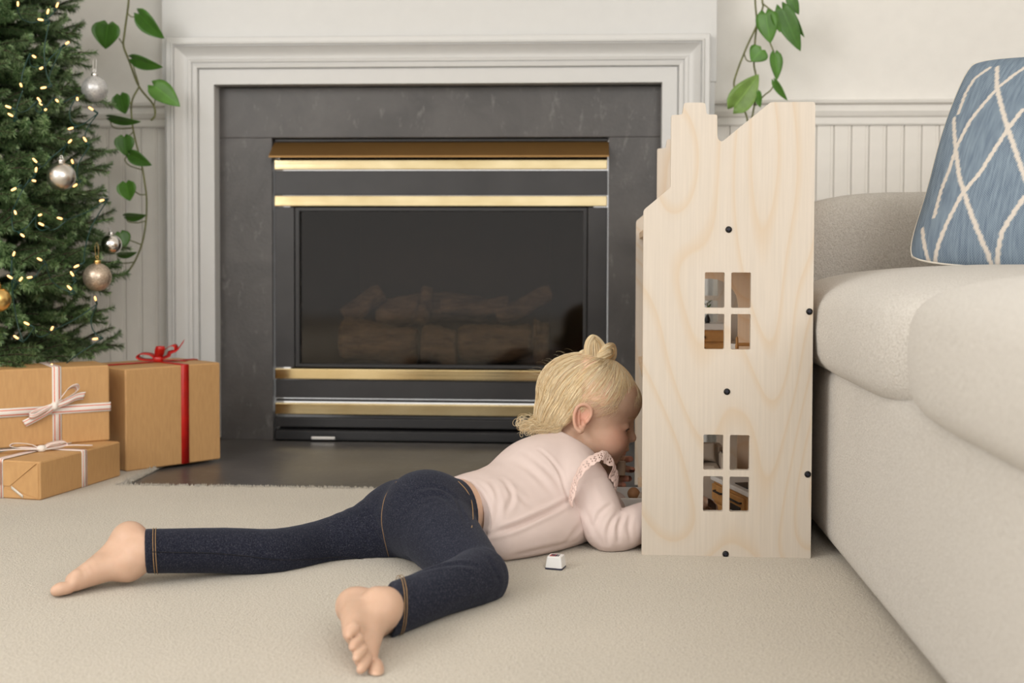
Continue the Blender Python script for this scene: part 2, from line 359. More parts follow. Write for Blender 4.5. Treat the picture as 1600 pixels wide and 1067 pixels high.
def rounded_poly(pts, rad, n=4):  # round each corner of a polygon
    out = []; m = len(pts)
    for i in range(m):
        p = Vector(pts[i]); a = Vector(pts[i - 1]); b = Vector(pts[(i + 1) % m]); r = rad[i] if isinstance(rad, list) else rad
        if r <= 0: out.append(tuple(p)); continue
        u = (a - p); v = (b - p); d = min(r, u.length * 0.45, v.length * 0.45); u.normalize(); v.normalize()
        for k in range(n + 1):
            t = k / n; out.append(tuple((p + u * d) * (1 - t) ** 2 + p * 2 * t * (1 - t) + (p + v * d) * t * t))
    return out
# ------------------------------------------------------------------ the room
YW = 3.24                        # plane of the back wall
YS = 3.20                        # face of the slate surround
YM = 3.154                       # front of the mantel
XL, XR, YB = -2.3, 2.1, -2.6
HX0, HX1, HY0 = FL(184, 760).x, 0.30, FL(500, 762).y     # hearth slab

mb = MB()                        # carpet, cut out around the hearth
def floor_rect(x0, x1, y0, y1): mb.box((x0, y0, -0.03), (x1, y1, 0.0))
floor_rect(XL, XR, YB, HY0); floor_rect(XL, HX0, HY0, YW); floor_rect(HX1, XR, HY0, YW)
fl = tag(obj('floor', mb, 'carpet'), kind='structure')
# carpet tufts along the cut edge, standing a little proud
mb = MB(); r = random.Random(3)
def tuft(x, y, s):
    a = r.random() * 6.28; q = [(x + s * math.cos(a + k * 2.09), y + s * math.sin(a + k * 2.09), -0.004) for k in range(3)]
    mb.add(q + [(x + r.uniform(-s, s) * 0.6, y + r.uniform(-s, s) * 0.6, s * r.uniform(0.9, 1.5))], [(0, 1, 3), (1, 2, 3), (2, 0, 3)], None, True)
for i in range(1500): tuft(r.uniform(HX0 - 0.01, HX1), HY0 - abs(r.gauss(0, 0.006)) + 0.003, r.uniform(0.0025, 0.0045))
for i in range(500): tuft(HX0 - abs(r.gauss(0, 0.006)) + 0.002, r.uniform(HY0, YM), r.uniform(0.0025, 0.0045))
tag(obj('carpet_pile', mb, 'carpet', fl), kind='stuff')

def wall(name, lo, hi, mat='wall_paint'): return tag(obj(name, MB().box(lo, hi), mat), kind='structure')
wb = wall('wall_back', (XL, YW, -0.03), (XR, YW + 0.08, 2.45))
wall('wall_left', (XL - 0.08, YB, -0.03), (XL, YW, 2.45)); wall('wall_right', (XR, YB, -0.03), (XR + 0.08, YW, 2.45))
tag(obj('ceiling', MB().box((XL, YB, 2.45), (XR, YW, 2.53)), 'ceiling_paint'), kind='structure')

# beadboard wainscot: one plank after another, each with its bead along one edge
RT = P(1380, 157, YW).z; RB = P(1380, 196, YW).z
MX0, MX1 = P(256, 300, YM).x, P(1118, 100, YM).x         # outer sides of the mantel
PWD = 26.4 / F_PX * YW
def planks(xa, xb):
    n = int((xb - xa) / PWD); proto = None
    for i in range(n):
        x = xa + i * PWD
        if proto is None:
            m_ = MB(); w = PWD - 0.0009
            prof = [(0, 0), (0.0004, -0.0058), (0.0016, -0.0072), (w * 0.80, -0.0072), (w * 0.80 + 0.0012, -0.0056), (w * 0.80 + 0.0022, -0.0056)] + \
                   [(w * 0.80 + 0.0022 + (w * 0.2 - 0.0022) * (1 - math.cos(PI * k / 6)) / 2, -0.0056 - 0.0016 * math.sin(PI * k / 6)) for k in range(1, 6)] + [(w, 0)]
            m_.loft([[(px, YW + py, z) for px, py in prof] for z in (0.0, RB + 0.004)], True, True, False)
            m_.v = [(a, b - 0, c) for a, b, c in m_.v]
            proto = m_.mesh('bead_plank'); proto.materials.append(M['bead_paint'])
        o = bpy.data.objects.new('bead_plank', proto); COL.objects.link(o); o.parent = wb; o.location = (x, 0, 0)
planks(MX1 + 0.002, 1.62)
planks(MX0 - 20 * PWD, MX0 - 0.001)
def rail(name, xa, xb, za, zb):
    h = zb - za
    prof = [(0, 0), (-0.012, 0), (-0.014, 0.06), (-0.014, 0.30), (-0.019, 0.36), (-0.024, 0.55), (-0.019, 0.74), (-0.017, 0.80), (-0.030, 0.86), (-0.032, 0.97), (-0.028, 1.0), (0, 1.0)]
    m_ = MB().loft([[(x, YW - 0.0005 + d, za + q * h) for d, q in prof] for x in (xa, xb)], True, True, False)
    return tag(obj(name, m_, 'wall_paint'), kind='structure')
rail('trim_1', MX1, XR, RB, RT)
rail('trim_2', XL, MX0, RB, RT)
def base(name, xa, xb):
    prof = [(0, 0), (-0.016, 0), (-0.016, 0.085), (-0.012, 0.095), (-0.010, 0.11), (0, 0.112)]
    tag(obj(name, MB().loft([[(x, YW - 0.0075 + d, q) for d, q in prof] for x in (xa, xb)], True, True, False), 'white_trim'), kind='structure')
base('baseboard_left', XL, MX0); base('baseboard_right', MX1, XR)

# ------------------------------------------------------------------ mantel
IX0, IX1, IZ = P(335, 300, YM).x, P(1034.6, 150, YM).x, P(700, 130, YM).z    # inner edge of the white frame
man = thing('fireplace_mantel', ((MX0 + MX1) / 2, YM, 0), 'white painted wooden mantel with stepped moulding framing the slate fireplace', 'mantel')
OUT = IX0 - MX0
FB = YM + 0.010                   # face of the flat boards behind the moulding
ztop = 1.235
obj('pilaster', MB().box((MX0, FB, 0), (IX0 - 0.001, YW - 0.0006, IZ + 0.001)), 'white_trim', man, 0.0015)
obj('pilaster', MB().box((IX1 + 0.001, FB, 0), (MX1, YW - 0.0006, IZ + 0.001)), 'white_trim', man, 0.0015)
obj('frieze', MB().box((MX0 - 0.006, FB - 0.001, IZ + 0.001), (MX1 + 0.004, YW - 0.0006, ztop)), 'white_trim', man, 0.0015)
obj('shelf', MB().box((MX0 - 0.10, YM - 0.05, ztop), (MX1 + 0.16, YW - 0.0006, ztop + 0.035)), 'white_trim', man, 0.004)
obj('crown_moulding', MB().box((MX0 - 0.05, YM - 0.025, ztop - 0.03), (MX1 + 0.06, YW - 0.0006, ztop)), 'white_trim', man, 0.008)
# moulding swept around the opening with mitred corners; profile = (distance out from the opening, depth of the face)
u = 1.59e-3
prof = [(0, 0.047), (0, 0.0), (23 * u, -0.001), (23.6 * u, 0.004), (25 * u, 0.004), (25.5 * u, -0.008), (31.5 * u, -0.010), (32 * u, -0.007), (33.5 * u, -0.007), (34 * u, -0.012), (39 * u, -0.014), (40 * u, -0.011)]
prof += [(40 * u + 17 * u * k / 8, -0.011 - 0.017 * (1 - math.cos(PI / 2 * k / 8))) for k in range(1, 9)]
prof += [(57.6 * u, -0.031), (58.2 * u, -0.026), (59.5 * u, -0.026)] + [(61.5 * u - 2 * u * math.cos(PI * k / 4), -0.028 - 0.004 * math.sin(PI * k / 4)) for k in range(0, 5)] + [(64 * u, -0.027), (71 * u, -0.026), (72 * u, -0.022), (72 * u, 0.012)]
def mould(name, ring_fn): obj(name, ring_fn, 'white_trim', man)
mb = MB().loft([[(IX0 - d, YM + y, 0) for d, y in prof], [(IX0 - d, YM + y, IZ + d) for d, y in prof]], True, True, False); mould('moulding', mb)
mb = MB().loft([[(IX0 - d, YM + y, IZ + d) for d, y in prof], [(IX1 + d, YM + y, IZ + d) for d, y in prof]], True, True, False); mould('moulding', mb)
mb = MB().loft([[(IX1 + d, YM + y, IZ + d) for d, y in prof], [(IX1 + d, YM + y, 0) for d, y in prof]], True, True, False); mould('moulding', mb)

# ------------------------------------------------------------------ slate surround and hearth
OX0, OX1 = P(425.5, 450, YS).x, P(951, 300, YS).x; OZ = P(690, 214.5, YS).z; SJ = P(690, 212.5, YS).z
sl = thing('slate_surround', ((IX0 + IX1) / 2, YS, 0), 'dark grey slate slabs surrounding the black firebox inside the white mantel', 'fireplace surround')
SX0, SX1 = IX0 - 0.004, IX1 + 0.004
obj('slate_slab', MB().box((SX0, YS, OZ), (SX1, YW - 0.0008, IZ - 0.0035)), 'slate', sl, 0.0012)
obj('slate_slab', MB().box((SX0, YS, -0.006), (OX0, YW - 0.0008, OZ - 0.0003)), 'slate', sl, 0.0012)
obj('slate_slab', MB().box((OX1, YS, -0.006), (SX1, YW - 0.0008, OZ - 0.0003)), 'slate', sl, 0.0012)
h = obj('hearth_slab', MB().box((HX0 + 0.002, HY0 + 0.002, -0.028), (HX1 - 0.002, YS + 0.06, -0.006)), 'hearth_slate', None, 0.001)
tag(h, 'dark polished slate hearth slab set flush in the cream carpet before the fireplace', 'hearth')

# ------------------------------------------------------------------ gas fireplace insert
YI = YS + 0.012
fp = thing('gas_fireplace', ((OX0 + OX1) / 2, YI, 0), 'black gas fireplace with four brass bars, bronze hood and dark glass', 'fireplace')
XA, XB = OX0 + 0.004, OX1 - 0.002
def zz(py, Y=YI): return P(640, py, Y).z
def slab(name, y0, y1, mat, dy0=0.0, dy1=0.03, x0=XA, x1=XB, bev=0.0015): return obj(name, MB().box((x0, YI + dy0, zz(y1)), (x1, YI + dy1, zz(y0))), mat, fp, bev)
slab('top_rail', 216.5, 221, 'black_metal', 0.004)
slab('back_panel', 216, 250, 'soot', 0.05, 0.06)
# hood: a folded sheet sloping out over the slate
hz0, hz1 = zz(222), P(640, 245.5, YS - 0.042).z
yb, yf = YI + 0.004, YS - 0.042
hx0, hx1 = P(428.5, 222, yb).x, XB + 0.002
obj('hood', MB().loft([[(hx0, yb, hz0), (hx0 + 0.0, yf, hz1 + 0.004), (hx0, yf, hz1), (hx0, yf + 0.004, hz1), (hx0, yb, hz0 - 0.004)],
                       [(hx1, yb, hz0), (hx1, yf, hz1 + 0.004), (hx1, yf, hz1), (hx1, yf + 0.004, hz1), (hx1, yb, hz0 - 0.004)]], True, True, False), 'bronze', fp)
def bar(y0, y1):
    z1, z0 = zz(y0), zz(y1); o_ = slab('brass_bar', y0, y1, 'brass', -0.007, 0.012, XA, XB - 0.001, 0.0022); return o_
bar(249.5, 265.2); bar(306, 322.6); bar(577, 593.8); bar(631, 648.8)
slab('black_panel', 266.5, 305, 'black_panel', 0.0, 0.02)
slab('black_panel', 595, 623.5, 'black_panel', 0.0, 0.02)
slab('black_panel', 625.5, 629.5, 'black_metal', 0.008, 0.02)
# louvre slats and sill below
def slat(y0, y1):
    z1, z0 = zz(y0), zz(y1)
    obj('louvre_slat', MB().loft([[(x, YI + 0.0, z1 - 0.003), (x, YI - 0.004, z1 - 0.006), (x, YI - 0.004, z0), (x, YI + 0.014, z0), (x, YI + 0.03, z1)] for x in (XA, XB)], True, True, False), 'black_metal', fp, 0.001)
slat(651.5, 668.5); slat(671.5, 689)
slab('back_panel', 648, 690, 'soot', 0.04, 0.05)
obj('base_rail', MB().box((XA - 0.0, YI - 0.03, -0.006), (XB, YI + 0.03, zz(689.5))), 'black_metal', fp, 0.002)
latch = MB().box((P(487, 688, YI - 0.03).x, YI - 0.036, 0.0), (P(524, 688, YI - 0.03).x, YI - 0.03, 0.007)); obj('latch_plate', latch, 'silver_satin', fp, 0.001)
# side panels and glass door
DX0, DX1 = P(461, 450, YI).x, P(917, 450, YI).x
slab('side_panel', 323.5, 575.5, 'black_panel', 0.0, 0.02, XA, DX0 - 0.002)
slab('side_panel', 323.5, 575.5, 'black_panel', 0.0, 0.02, DX1 + 0.002, XB)
GX0, GX1, GZ1, GZ0 = P(468, 450, YI).x, P(911, 450, YI).x, zz(330), zz(570)
dr = tag(obj('glass_door', MB().prism([(DX0, zz(575)), (DX1, zz(575)), (DX1, zz(324)), (DX0, zz(324))], [[(GX0, GZ0), (GX1, GZ0), (GX1, GZ1), (GX0, GZ1)]], YI - 0.001, YI + 0.016), 'black_metal', fp, 0.0015))
obj('glass_pane', MB().box((GX0 - 0.003, YI + 0.0115, GZ0 - 0.003), (GX1 + 0.003, YI + 0.0145, GZ1 + 0.003)), 'tinted_glass', dr)
# firebox: sloping side walls, back, floor, top
bx0, bx1, by = GX0 + 0.10, GX1 - 0.10, YI + 0.30
bz0, bz1 = zz(575) - 0.02, zz(324) + 0.02
m_ = MB()
def wallq(a, b): m_.add([(a[0], a[1], bz0), (b[0], b[1], bz0), (b[0], b[1], bz1), (a[0], a[1], bz1)], [(0, 1, 2, 3)])
fa, fb, fc, fd = (DX0 - 0.01, YI + 0.017), (bx0, by), (bx1, by), (DX1 + 0.01, YI + 0.017)
t_ = 0.006
m_.loft([[(*fa, bz0), (*fb, bz0), (*fc, bz0), (*fd, bz0), (fd[0] + t_, fd[1], bz0), (fc[0] + t_, fc[1] + t_, bz0), (fb[0] - t_, fb[1] + t_, bz0), (fa[0] - t_, fa[1], bz0)],
         [(*fa, bz1), (*fb, bz1), (*fc, bz1), (*fd, bz1), (fd[0] + t_, fd[1], bz1), (fc[0] + t_, fc[1] + t_, bz1), (fb[0] - t_, fb[1] + t_, bz1), (fa[0] - t_, fa[1], bz1)]], True, True, False)
obj('firebox_wall', m_, 'soot', fp)
def quadslab(z0, z1): return MB().loft([[(*q, z0) for q in (fa, fd, fc, fb)], [(*q, z1) for q in (fa, fd, fc, fb)]], True, True, False)
BZ = zz(575) - 0.012
obj('firebox_floor', quadslab(BZ - 0.01, BZ + 0.003), 'soot', fp); obj('firebox_top', quadslab(bz1, bz1 + 0.008), 'soot', fp)
# wall behind is opened for the firebox
bm = bmesh.new(); bm.free()
wb.data.clear_geometry()
mbw = MB().prism([(XL, -0.03), (XR, -0.03), (XR, 2.45), (XL, 2.45)], [[(OX0 - 0.0, 0.0), (OX1 + 0.0, 0.0), (OX1, OZ), (OX0, OZ)]], YW, YW + 0.08)
wb.data = mbw.mesh('wall_back'); wb.data.materials.append(M['wall_paint'])

# ceramic logs lying on the firebox floor (seen through the dark glass)
def log(p0, p1, r0, r1, seed, label):
    rr = random.Random(seed); a, b = Vector(p0), Vector(p1); L = (b - a).length; n = 14; seg = 14
    ax = (b - a).normalized(); u_ = ax.orthogonal().normalized(); w_ = ax.cross(u_); rings = []
    ph = [rr.uniform(0, 6.28) for _ in range(6)]
    for i in range(n + 1):
        t = i / n; c = a.lerp(b, t) + Vector((0, 0, 1)) * 0.006 * math.sin(t * 5 + ph[0]); R = r0 + (r1 - r0) * t
        if i in (0, n): R *= 0.86
        rings.append([c + (u_ * math.cos(2 * PI * k / seg) + w_ * math.sin(2 * PI * k / seg)) * R * (1 + 0.08 * math.sin(3 * 2 * PI * k / seg + ph[1] + t * 3) + 0.06 * math.sin(7 * t + k + ph[2]) + rr.uniform(-0.05, 0.05)) for k in range(seg)])
    o = obj('fire_log', MB().loft(rings, True, True, True), 'ceramic_log', None, pivot=(a + b) / 2 - Vector((0, 0, r0)))
    return tag(o, label, 'log', 'ceramic logs behind the fireplace glass')
LY = YI + 0.085
def lp(px, py, Y): return P(px, py, Y)
def onfloor(v, r): v = Vector(v); v.z = max(v.z, BZ + 0.003 + r); return v
k_ = 1 / F_PX * (YI + 0.1)
log(lp(533, 534, LY), lp(652, 536, LY), 0.052, 0.050, 1, 'pale ceramic log lying lowest at the left behind the fireplace glass')
log(lp(660, 540, LY), lp(714, 540, LY), 0.050, 0.048, 2, 'short pale ceramic log stub in the bottom middle behind the glass')
log(lp(718, 538, LY + 0.01), lp(832, 534, LY + 0.01), 0.048, 0.047, 3, 'brown ceramic log lying lowest at the right behind the fireplace glass')
log(lp(834, 536, LY + 0.0), lp(858, 536, LY + 0.0), 0.062, 0.060, 4, 'upright-ended ceramic log block at the far right behind the glass')
log(lp(540, 495, LY + 0.06), lp(598, 458, LY + 0.075), 0.030, 0.026, 5, 'thick ceramic branch sloping up at the upper left of the log pile')
log(lp(590, 488, LY + 0.11), lp(760, 480, LY + 0.11), 0.040, 0.036, 6, 'long ceramic log lying behind the front row across the pile')
log(lp(655, 508, LY + 0.03), lp(668, 452, LY + 0.06), 0.022, 0.018, 7, 'narrow ceramic stick standing up in the middle of the log pile')
log(lp(690, 484, LY + 0.045), lp(795, 472, LY + 0.045), 0.023, 0.020, 8, 'thin knotted ceramic branch lying on top of the right logs')
log(lp(775, 492, LY + 0.05), lp(862, 460, LY + 0.055), 0.026, 0.022, 9, 'ceramic branch rising to the upper right end of the log pile')
# ------------------------------------------------------------------ dollhouse
YD = 2.01
def DX(px): return P(px, 500, YD).x
def DZ(py): return P(1137, py, YD).z
DH_O = Vector(((DX(1005) + DX(1271)) / 2, YD, 0))
ROTD = math.radians(-0.93)
dh = thing('dollhouse', DH_O, 'tall open birch plywood dollhouse with chimney and cut-out windows standing beside the sofa', 'dollhouse')
dh.rotation_euler = (math.radians(-0.30), 0, ROTD)
def dl(px, py): return (DX(px) - DH_O.x, DZ(py) - 0.0)     # local x, z on the face of the near panel
zfix = DZ(867)
outline_px = [(1005, 867), (1270.5, 867), (1270.5, 157), (1201, 157), (1125, 219.5), (1118.8, 213), (1118.3, 176), (1102, 175.5), (1099.5, 157), (1066.5, 157), (1064, 175.5), (1046.8, 176.5), (1046.5, 290), (1004.5, 325.5)]
rads = [0.001, 0.001, 0.005, 0.004, 0.004, 0.004, 0.003, 0.003, 0.004, 0.004, 0.003, 0.003, 0.003, 0.004]
out = rounded_poly([(x, z - zfix) for x, z in (dl(*p) for p in outline_px)], rads, 3)
holes = []
for x0, x1 in ((1101, 1132), (1142.3, 1173)):
    for y0, y1 in ((423, 478.5), (488, 543.5), (677, 732), (742, 797)):
        (a, z1), (b, z0) = dl(x0, y0), dl(x1, y1); holes.append(rrect(a, z0 - zfix, b, z1 - zfix, 0.0022, 3))
TH = 0.012; DEP = 0.62
fp_ = obj('side_panel', MB().prism(out, holes, 0.0, TH), 'birch', dh, 0.0008, local=True, segs=1)
fp2 = obj('side_panel', MB().prism(out, holes, DEP, DEP + TH), 'birch', dh, 0.0008, local=True, segs=1)
xl, xr = dl(1005, 500)[0], dl(1271, 500)[0]
zs = [DZ(863) - zfix, DZ(609.5) - zfix, DZ(356) - zfix]
xb = xr - TH
for k, z in enumerate(zs):
    z0 = 0.004 if k == 0 else z - 0.006
    obj('floor_board', MB().box((xl + 0.006, TH, z0), (xb, DEP, z0 + 0.012)), 'birch_inner', dh, 0.0006, local=True)
ztop_b = zs[2] + 0.02
obj('rear_panel', MB().box((xb, TH, 0.0), (xr - 0.0005, DEP, DZ(185) - zfix)), 'birch_inner', dh, 0.0006, local=True)
# inner partitions with an arched opening
YP = 0.36
def part_x(px, py, yl): q = P(px, py, YD + yl); return q.x - DH_O.x, q.z - zfix
ax1, az1 = part_x(1149, 432, YP); zb = zs[1] + 0.006; zt = zs[2] - 0.006
arch = [(ax1 - 0.15, zb + 0.002)] + [(ax1, zb + 0.002)] + [(ax1 - 0.05 + 0.05 * math.cos(a), az1 - 0.05 + 0.05 * math.sin(a)) for a in [PI / 2 * k / 8 for k in range(9)]] + [(ax1 - 0.10 + 0.05 * math.cos(a), az1 - 0.05 + 0.05 * math.sin(a)) for a in [PI / 2 + PI / 2 * k / 8 for k in range(9)]]
arch[0] = (arch[-1][0], zb + 0.002)
obj('partition', MB().prism([(xl + 0.008, zb), (xb, zb), (xb, zt), (xl + 0.008, zt)], [arch], YP, YP + 0.009), 'birch_inner', dh, local=True)
bx1_, _ = part_x(1147, 720, YP); zb0, zt0 = 0.016, zs[1] - 0.006
obj('partition', MB().prism([(bx1_, zb0), (xb, zb0), (xb, zt0), (bx1_, zt0)], [], YP, YP + 0.009), 'birch_inner', dh, local=True)
def screw(px, py, side=False):
    x, z = dl(px, py); z -= zfix
    m_ = MB().lathe((x, 0, z), [(0.0052, 0), (0.0052, 0.001), (0.0040, 0.0022), (0.0016, 0.0026)], 14, (0, -1, 0))
    s = obj('screw', m_, 'screw_black', dh, local=True)
    obj('cross_slot', MB().box((x - 0.0026, -0.0030, z - 0.0005), (x + 0.0026, -0.0022, z + 0.0005)).box((x - 0.0005, -0.0031, z - 0.0026), (x + 0.0005, -0.0022, z + 0.0026)), 'key_dark', s, local=True)
for q in ((1137.5, 356), (1137, 609.5), (1137, 863), (1264.5, 483.5), (1264.5, 736.5)): screw(*q)

# ------------------------------------------------------------------ toys standing in and beside the dollhouse
def rz(a): return Matrix.Rotation(a, 3, 'Z')
def toybox(name, T, boxes, mats, root):      # boxes = (part name, lo, hi, material) in the toy's own frame, set by its rotation
    res = []
    for nm, lo, hi, mt in boxes: res.append(obj(nm, MB().cbox(lo, hi, 0.0012), mt, root, local=True))
    return res
z1f = zs[1] + 0.006 + zfix; z0f = 0.016 + zfix
# dresser on the upper floor, seen through the upper window
q = P(1117, 512, 2.50); t = thing('toy_dresser', (q.x, 2.50, z1f), 'toy wooden dresser with two drawers and white top on the upper dollhouse floor', 'toy furniture')
wd = 0.050; ht = P(1117, 516, 2.49).z - z1f
toybox('toy_dresser', None, [('body', (-wd, 0, 0), (0.026, 0.07, ht), 'toy_wood'), ('white_top', (-wd - 0.002, -0.003, ht), (0.022, 0.072, ht + 0.012), 'toy_white')], None, t)
for k in range(2):
    d_ = toybox('', None, [('drawer', (-wd + 0.004, -0.004, ht - 0.023 * (k + 1)), (0.018, 0.002, ht - 0.023 * k - 0.004), 'toy_wood')], None, t)[0]
    for xx in (-0.040, -0.022): obj('knob', MB().lathe((xx, -0.004, ht - 0.023 * k - 0.0135), [(0.0018, 0), (0.0032, 0.003), (0.0030, 0.005), (0.001, 0.006)], 8, (0, -1, 0)), 'toy_black', d_, local=True)
# sprig in a dark vase on the dresser
q = P(1106, 505, 2.52); v0 = Vector((q.x, 2.53, z1f + ht + 0.012)); t = thing('toy_plant', v0, 'tiny dark vase with a green sprig on the toy dresser', 'toy plant')
obj('vase', MB().lathe((0, 0, 0), [(0.004, 0), (0.006, 0.004), (0.005, 0.010), (0.003, 0.014), (0.0035, 0.016)], 10), 'toy_black', t, local=True)
obj('sprig', MB().tube([(0, 0, 0.014), (0.001, 0, 0.024), (-0.001, 0, 0.04)], 0.0012, 5), 'vine_stem', t, local=True)
for k in range(6):
    a = k * 2.4; b = Vector((0.001 * math.sin(k), 0, 0.018 + 0.004 * k)); d_ = Vector((math.cos(a) * 0.012, math.sin(a) * 0.006, 0.008)); s_ = Vector((-d_.y, d_.x, 0)).normalized() * 0.004
    obj('leaf', MB().add([b, b + d_ * 0.5 + s_, b + d_, b + d_ * 0.5 - s_, b + d_ * 0.5 + Vector((0, 0, 0.002)), b + d_ * 0.5 - Vector((0, 0, 0.001))], [(0, 1, 4), (1, 2, 4), (2, 3, 4), (3, 0, 4), (1, 0, 5), (2, 1, 5), (3, 2, 5), (0, 3, 5)]), 'leaf_green', t, local=True)
# wooden chair on the upper floor
q = P(1157, 535, 2.22); t = thing('toy_chair', (q.x, 2.22, z1f), 'small wooden toy chair with turned post seen through the upper right pane', 'toy furniture')
hz_ = P(1157, 530, 2.22).z - z1f
for nm, x_, y_, h_ in (('post', -0.006, 0.0, hz_ + 0.005), ('post', 0.028, 0.0, hz_ + 0.005)):
    obj(nm, MB().lathe((x_, y_, 0), [(0.003, 0), (0.003, h_ * 0.7), (0.0036, h_ * 0.75), (0.0025, h_ * 0.8), (0.0022, h_ * 0.95), (0.0005, h_)], 10), 'toy_wood', t, local=True)
toybox('', None, [('back_rail', (-0.005, -0.002, hz_ - 0.012), (0.027, 0.002, hz_ - 0.006), 'toy_wood'), ('back_rail', (-0.005, -0.002, hz_ - 0.025), (0.027, 0.002, hz_ - 0.019), 'toy_wood'), ('seat', (-0.008, -0.002, 0.030), (0.030, 0.034, 0.034), 'toy_wood')], None, t)
for x_ in (-0.006, 0.028): obj('leg', MB().lathe((x_, 0.03, 0), [(0.0024, 0), (0.0028, 0.03)], 8), 'toy_wood', t, local=True)
# white wardrobe-like bath panel behind the arch edge
q = P(1146, 520, 2.47); t = thing('toy_bathtub', (q.x + 0.024, 2.50, z1f), 'white toy bathtub behind the arch on the upper dollhouse floor', 'toy furniture')
prof = [(0.026, 0), (0.030, 0.004), (0.033, 0.026), (0.036, 0.032), (0.034, 0.034), (0.031, 0.032), (0.028, 0.014), (0.010, 0.008)]
m_ = MB(); m_.lathe((0, 0, 0), prof, 20); m_.v = [(x, y * 1.3, z) for x, y, z in m_.v]; obj('tub', m_, 'toy_white', t, local=True)
# armchair on the lower floor
yy = 2.26; q = P(1116, 720, yy); t = thing('toy_armchair', (q.x, yy + 0.02, z0f), 'small linen toy armchair with a cushion on the lower dollhouse floor', 'toy furniture')
za = P(1116, 731, yy).z - z0f; zt_ = P(1116, 700, yy).z - z0f
obj('seat', MB().cbox((-0.034, -0.006, 0.010), (0.014, 0.05, za), 0.008), 'toy_linen', t, local=True)
obj('backrest', MB().cbox((-0.036, 0.045, 0.010), (0.022, 0.066, zt_ - 0.002), 0.007), 'toy_linen', t, local=True)
obj('armrest', MB().cbox((0.014, -0.01, 0.010), (0.027, 0.06, za + 0.020), 0.005), 'toy_linen', t, local=True)
obj('armrest', MB().cbox((-0.047, -0.01, 0.010), (-0.034, 0.06, za + 0.020), 0.005), 'toy_linen', t, local=True)
for x_ in (-0.04, 0.02):
    for y_ in (0.0, 0.05): obj('leg', MB().lathe((x_, y_, 0), [(0.003, 0), (0.004, 0.011)], 8), 'toy_wood', t, local=True)
def cushion(bm_, c, w, h, d, rot):
    n = 12; vs = []; fs = []
    for sgn in (1, -1):
        for i in range(n + 1):
            for j in range(n + 1):
                a, b = -1 + 2 * i / n, -1 + 2 * j / n; pinch = 1 - 0.07 * (1 - a * a) * 0 - 0.06 * (1 - abs(a)) * 0
                k = ((1 - a ** 4) * (1 - b ** 4)) ** 0.5
                ex = 1 - 0.10 * (1 - b * b) * abs(a) ** 3; ey = 1 - 0.10 * (1 - a * a) * abs(b) ** 3
                vs.append(c + rot @ Vector((a * w / 2 * ex, sgn * d / 2 * k, b * h / 2 * ey)))
    m = (n + 1) ** 2
    for s_ in (0, 1):
        for i in range(n):
            for j in range(n):
                q = (s_ * m + i * (n + 1) + j, s_ * m + (i + 1) * (n + 1) + j, s_ * m + (i + 1) * (n + 1) + j + 1, s_ * m + i * (n + 1) + j + 1)
                fs.append(q if s_ else tuple(reversed(q)))
    bm_.add(vs, fs, None, True)
m_ = MB(); cushion(m_, Vector((-0.012, 0.036, za + 0.020)), 0.042, 0.036, 0.016, Matrix.Rotation(-0.3, 3, 'X') @ Matrix.Rotation(0.15, 3, 'Z'))
cs = obj('toy_cushion', m_, 'toy_linen', None, local=True); cs.location = t.location; tag(cs, 'tiny beige square cushion leaning on the toy armchair', 'cushion')
# kitchen unit set at an angle against the rear panel
c0 = P(1142, 755, 2.16); kz = c0.z
t = thing('toy_kitchen', (c0.x, 2.16, z0f), 'wooden toy kitchen unit with black handles, oven and white counter', 'toy furniture')
t.rotation_euler = (0, 0, math.radians(16))
H_ = kz - z0f - 0.006; L_ = 0.085
# own frame: front faces -x, the run goes along y
toybox('', None, [('body', (0.003, -L_, 0.0), (0.060, L_, H_ - 0.003), 'toy_wood'), ('counter', (-0.003, -L_ - 0.003, H_ - 0.003), (0.062, L_ + 0.003, H_ + 0.005), 'toy_white')], None, t)
dr_ = obj('oven_door', MB().cbox((-0.002, -0.058, 0.008), (0.003, 0.008, H_ - 0.010), 0.001), 'toy_wood', t, local=True)
obj('oven_window', MB().cbox((-0.0034, -0.048, 0.014), (-0.001, -0.004, H_ - 0.026), 0.001), 'toy_black', dr_, local=True)
obj('rack', MB().cbox((-0.005, -0.046, 0.026), (-0.003, -0.008, 0.028), 0.0004), 'toy_white', dr_, local=True)
obj('handle', MB().tube([(-0.002, -0.052, H_ - 0.018), (-0.007, -0.05, H_ - 0.018), (-0.007, 0.002, H_ - 0.018), (-0.002, 0.004, H_ - 0.018)], 0.0018, 6), 'toy_black', dr_, local=True)
d2 = obj('drawer', MB().cbox((-0.002, 0.012, H_ - 0.036), (0.003, 0.082, H_ - 0.008), 0.001), 'toy_wood', t, local=True)
obj('handle', MB().tube([(-0.002, 0.030, H_ - 0.018), (-0.007, 0.032, H_ - 0.018), (-0.007, 0.062, H_ - 0.018), (-0.002, 0.064, H_ - 0.018)], 0.0018, 6), 'toy_black', d2, local=True)
obj('cupboard_door', MB().cbox((-0.002, 0.012, 0.006), (0.003, 0.082, H_ - 0.040), 0.001), 'toy_wood', t, local=True)
obj('cooktop', MB().cbox((0.008, -0.050, H_ + 0.005), (0.050, 0.002, H_ + 0.0065), 0.0005), 'toy_black', t, local=True)
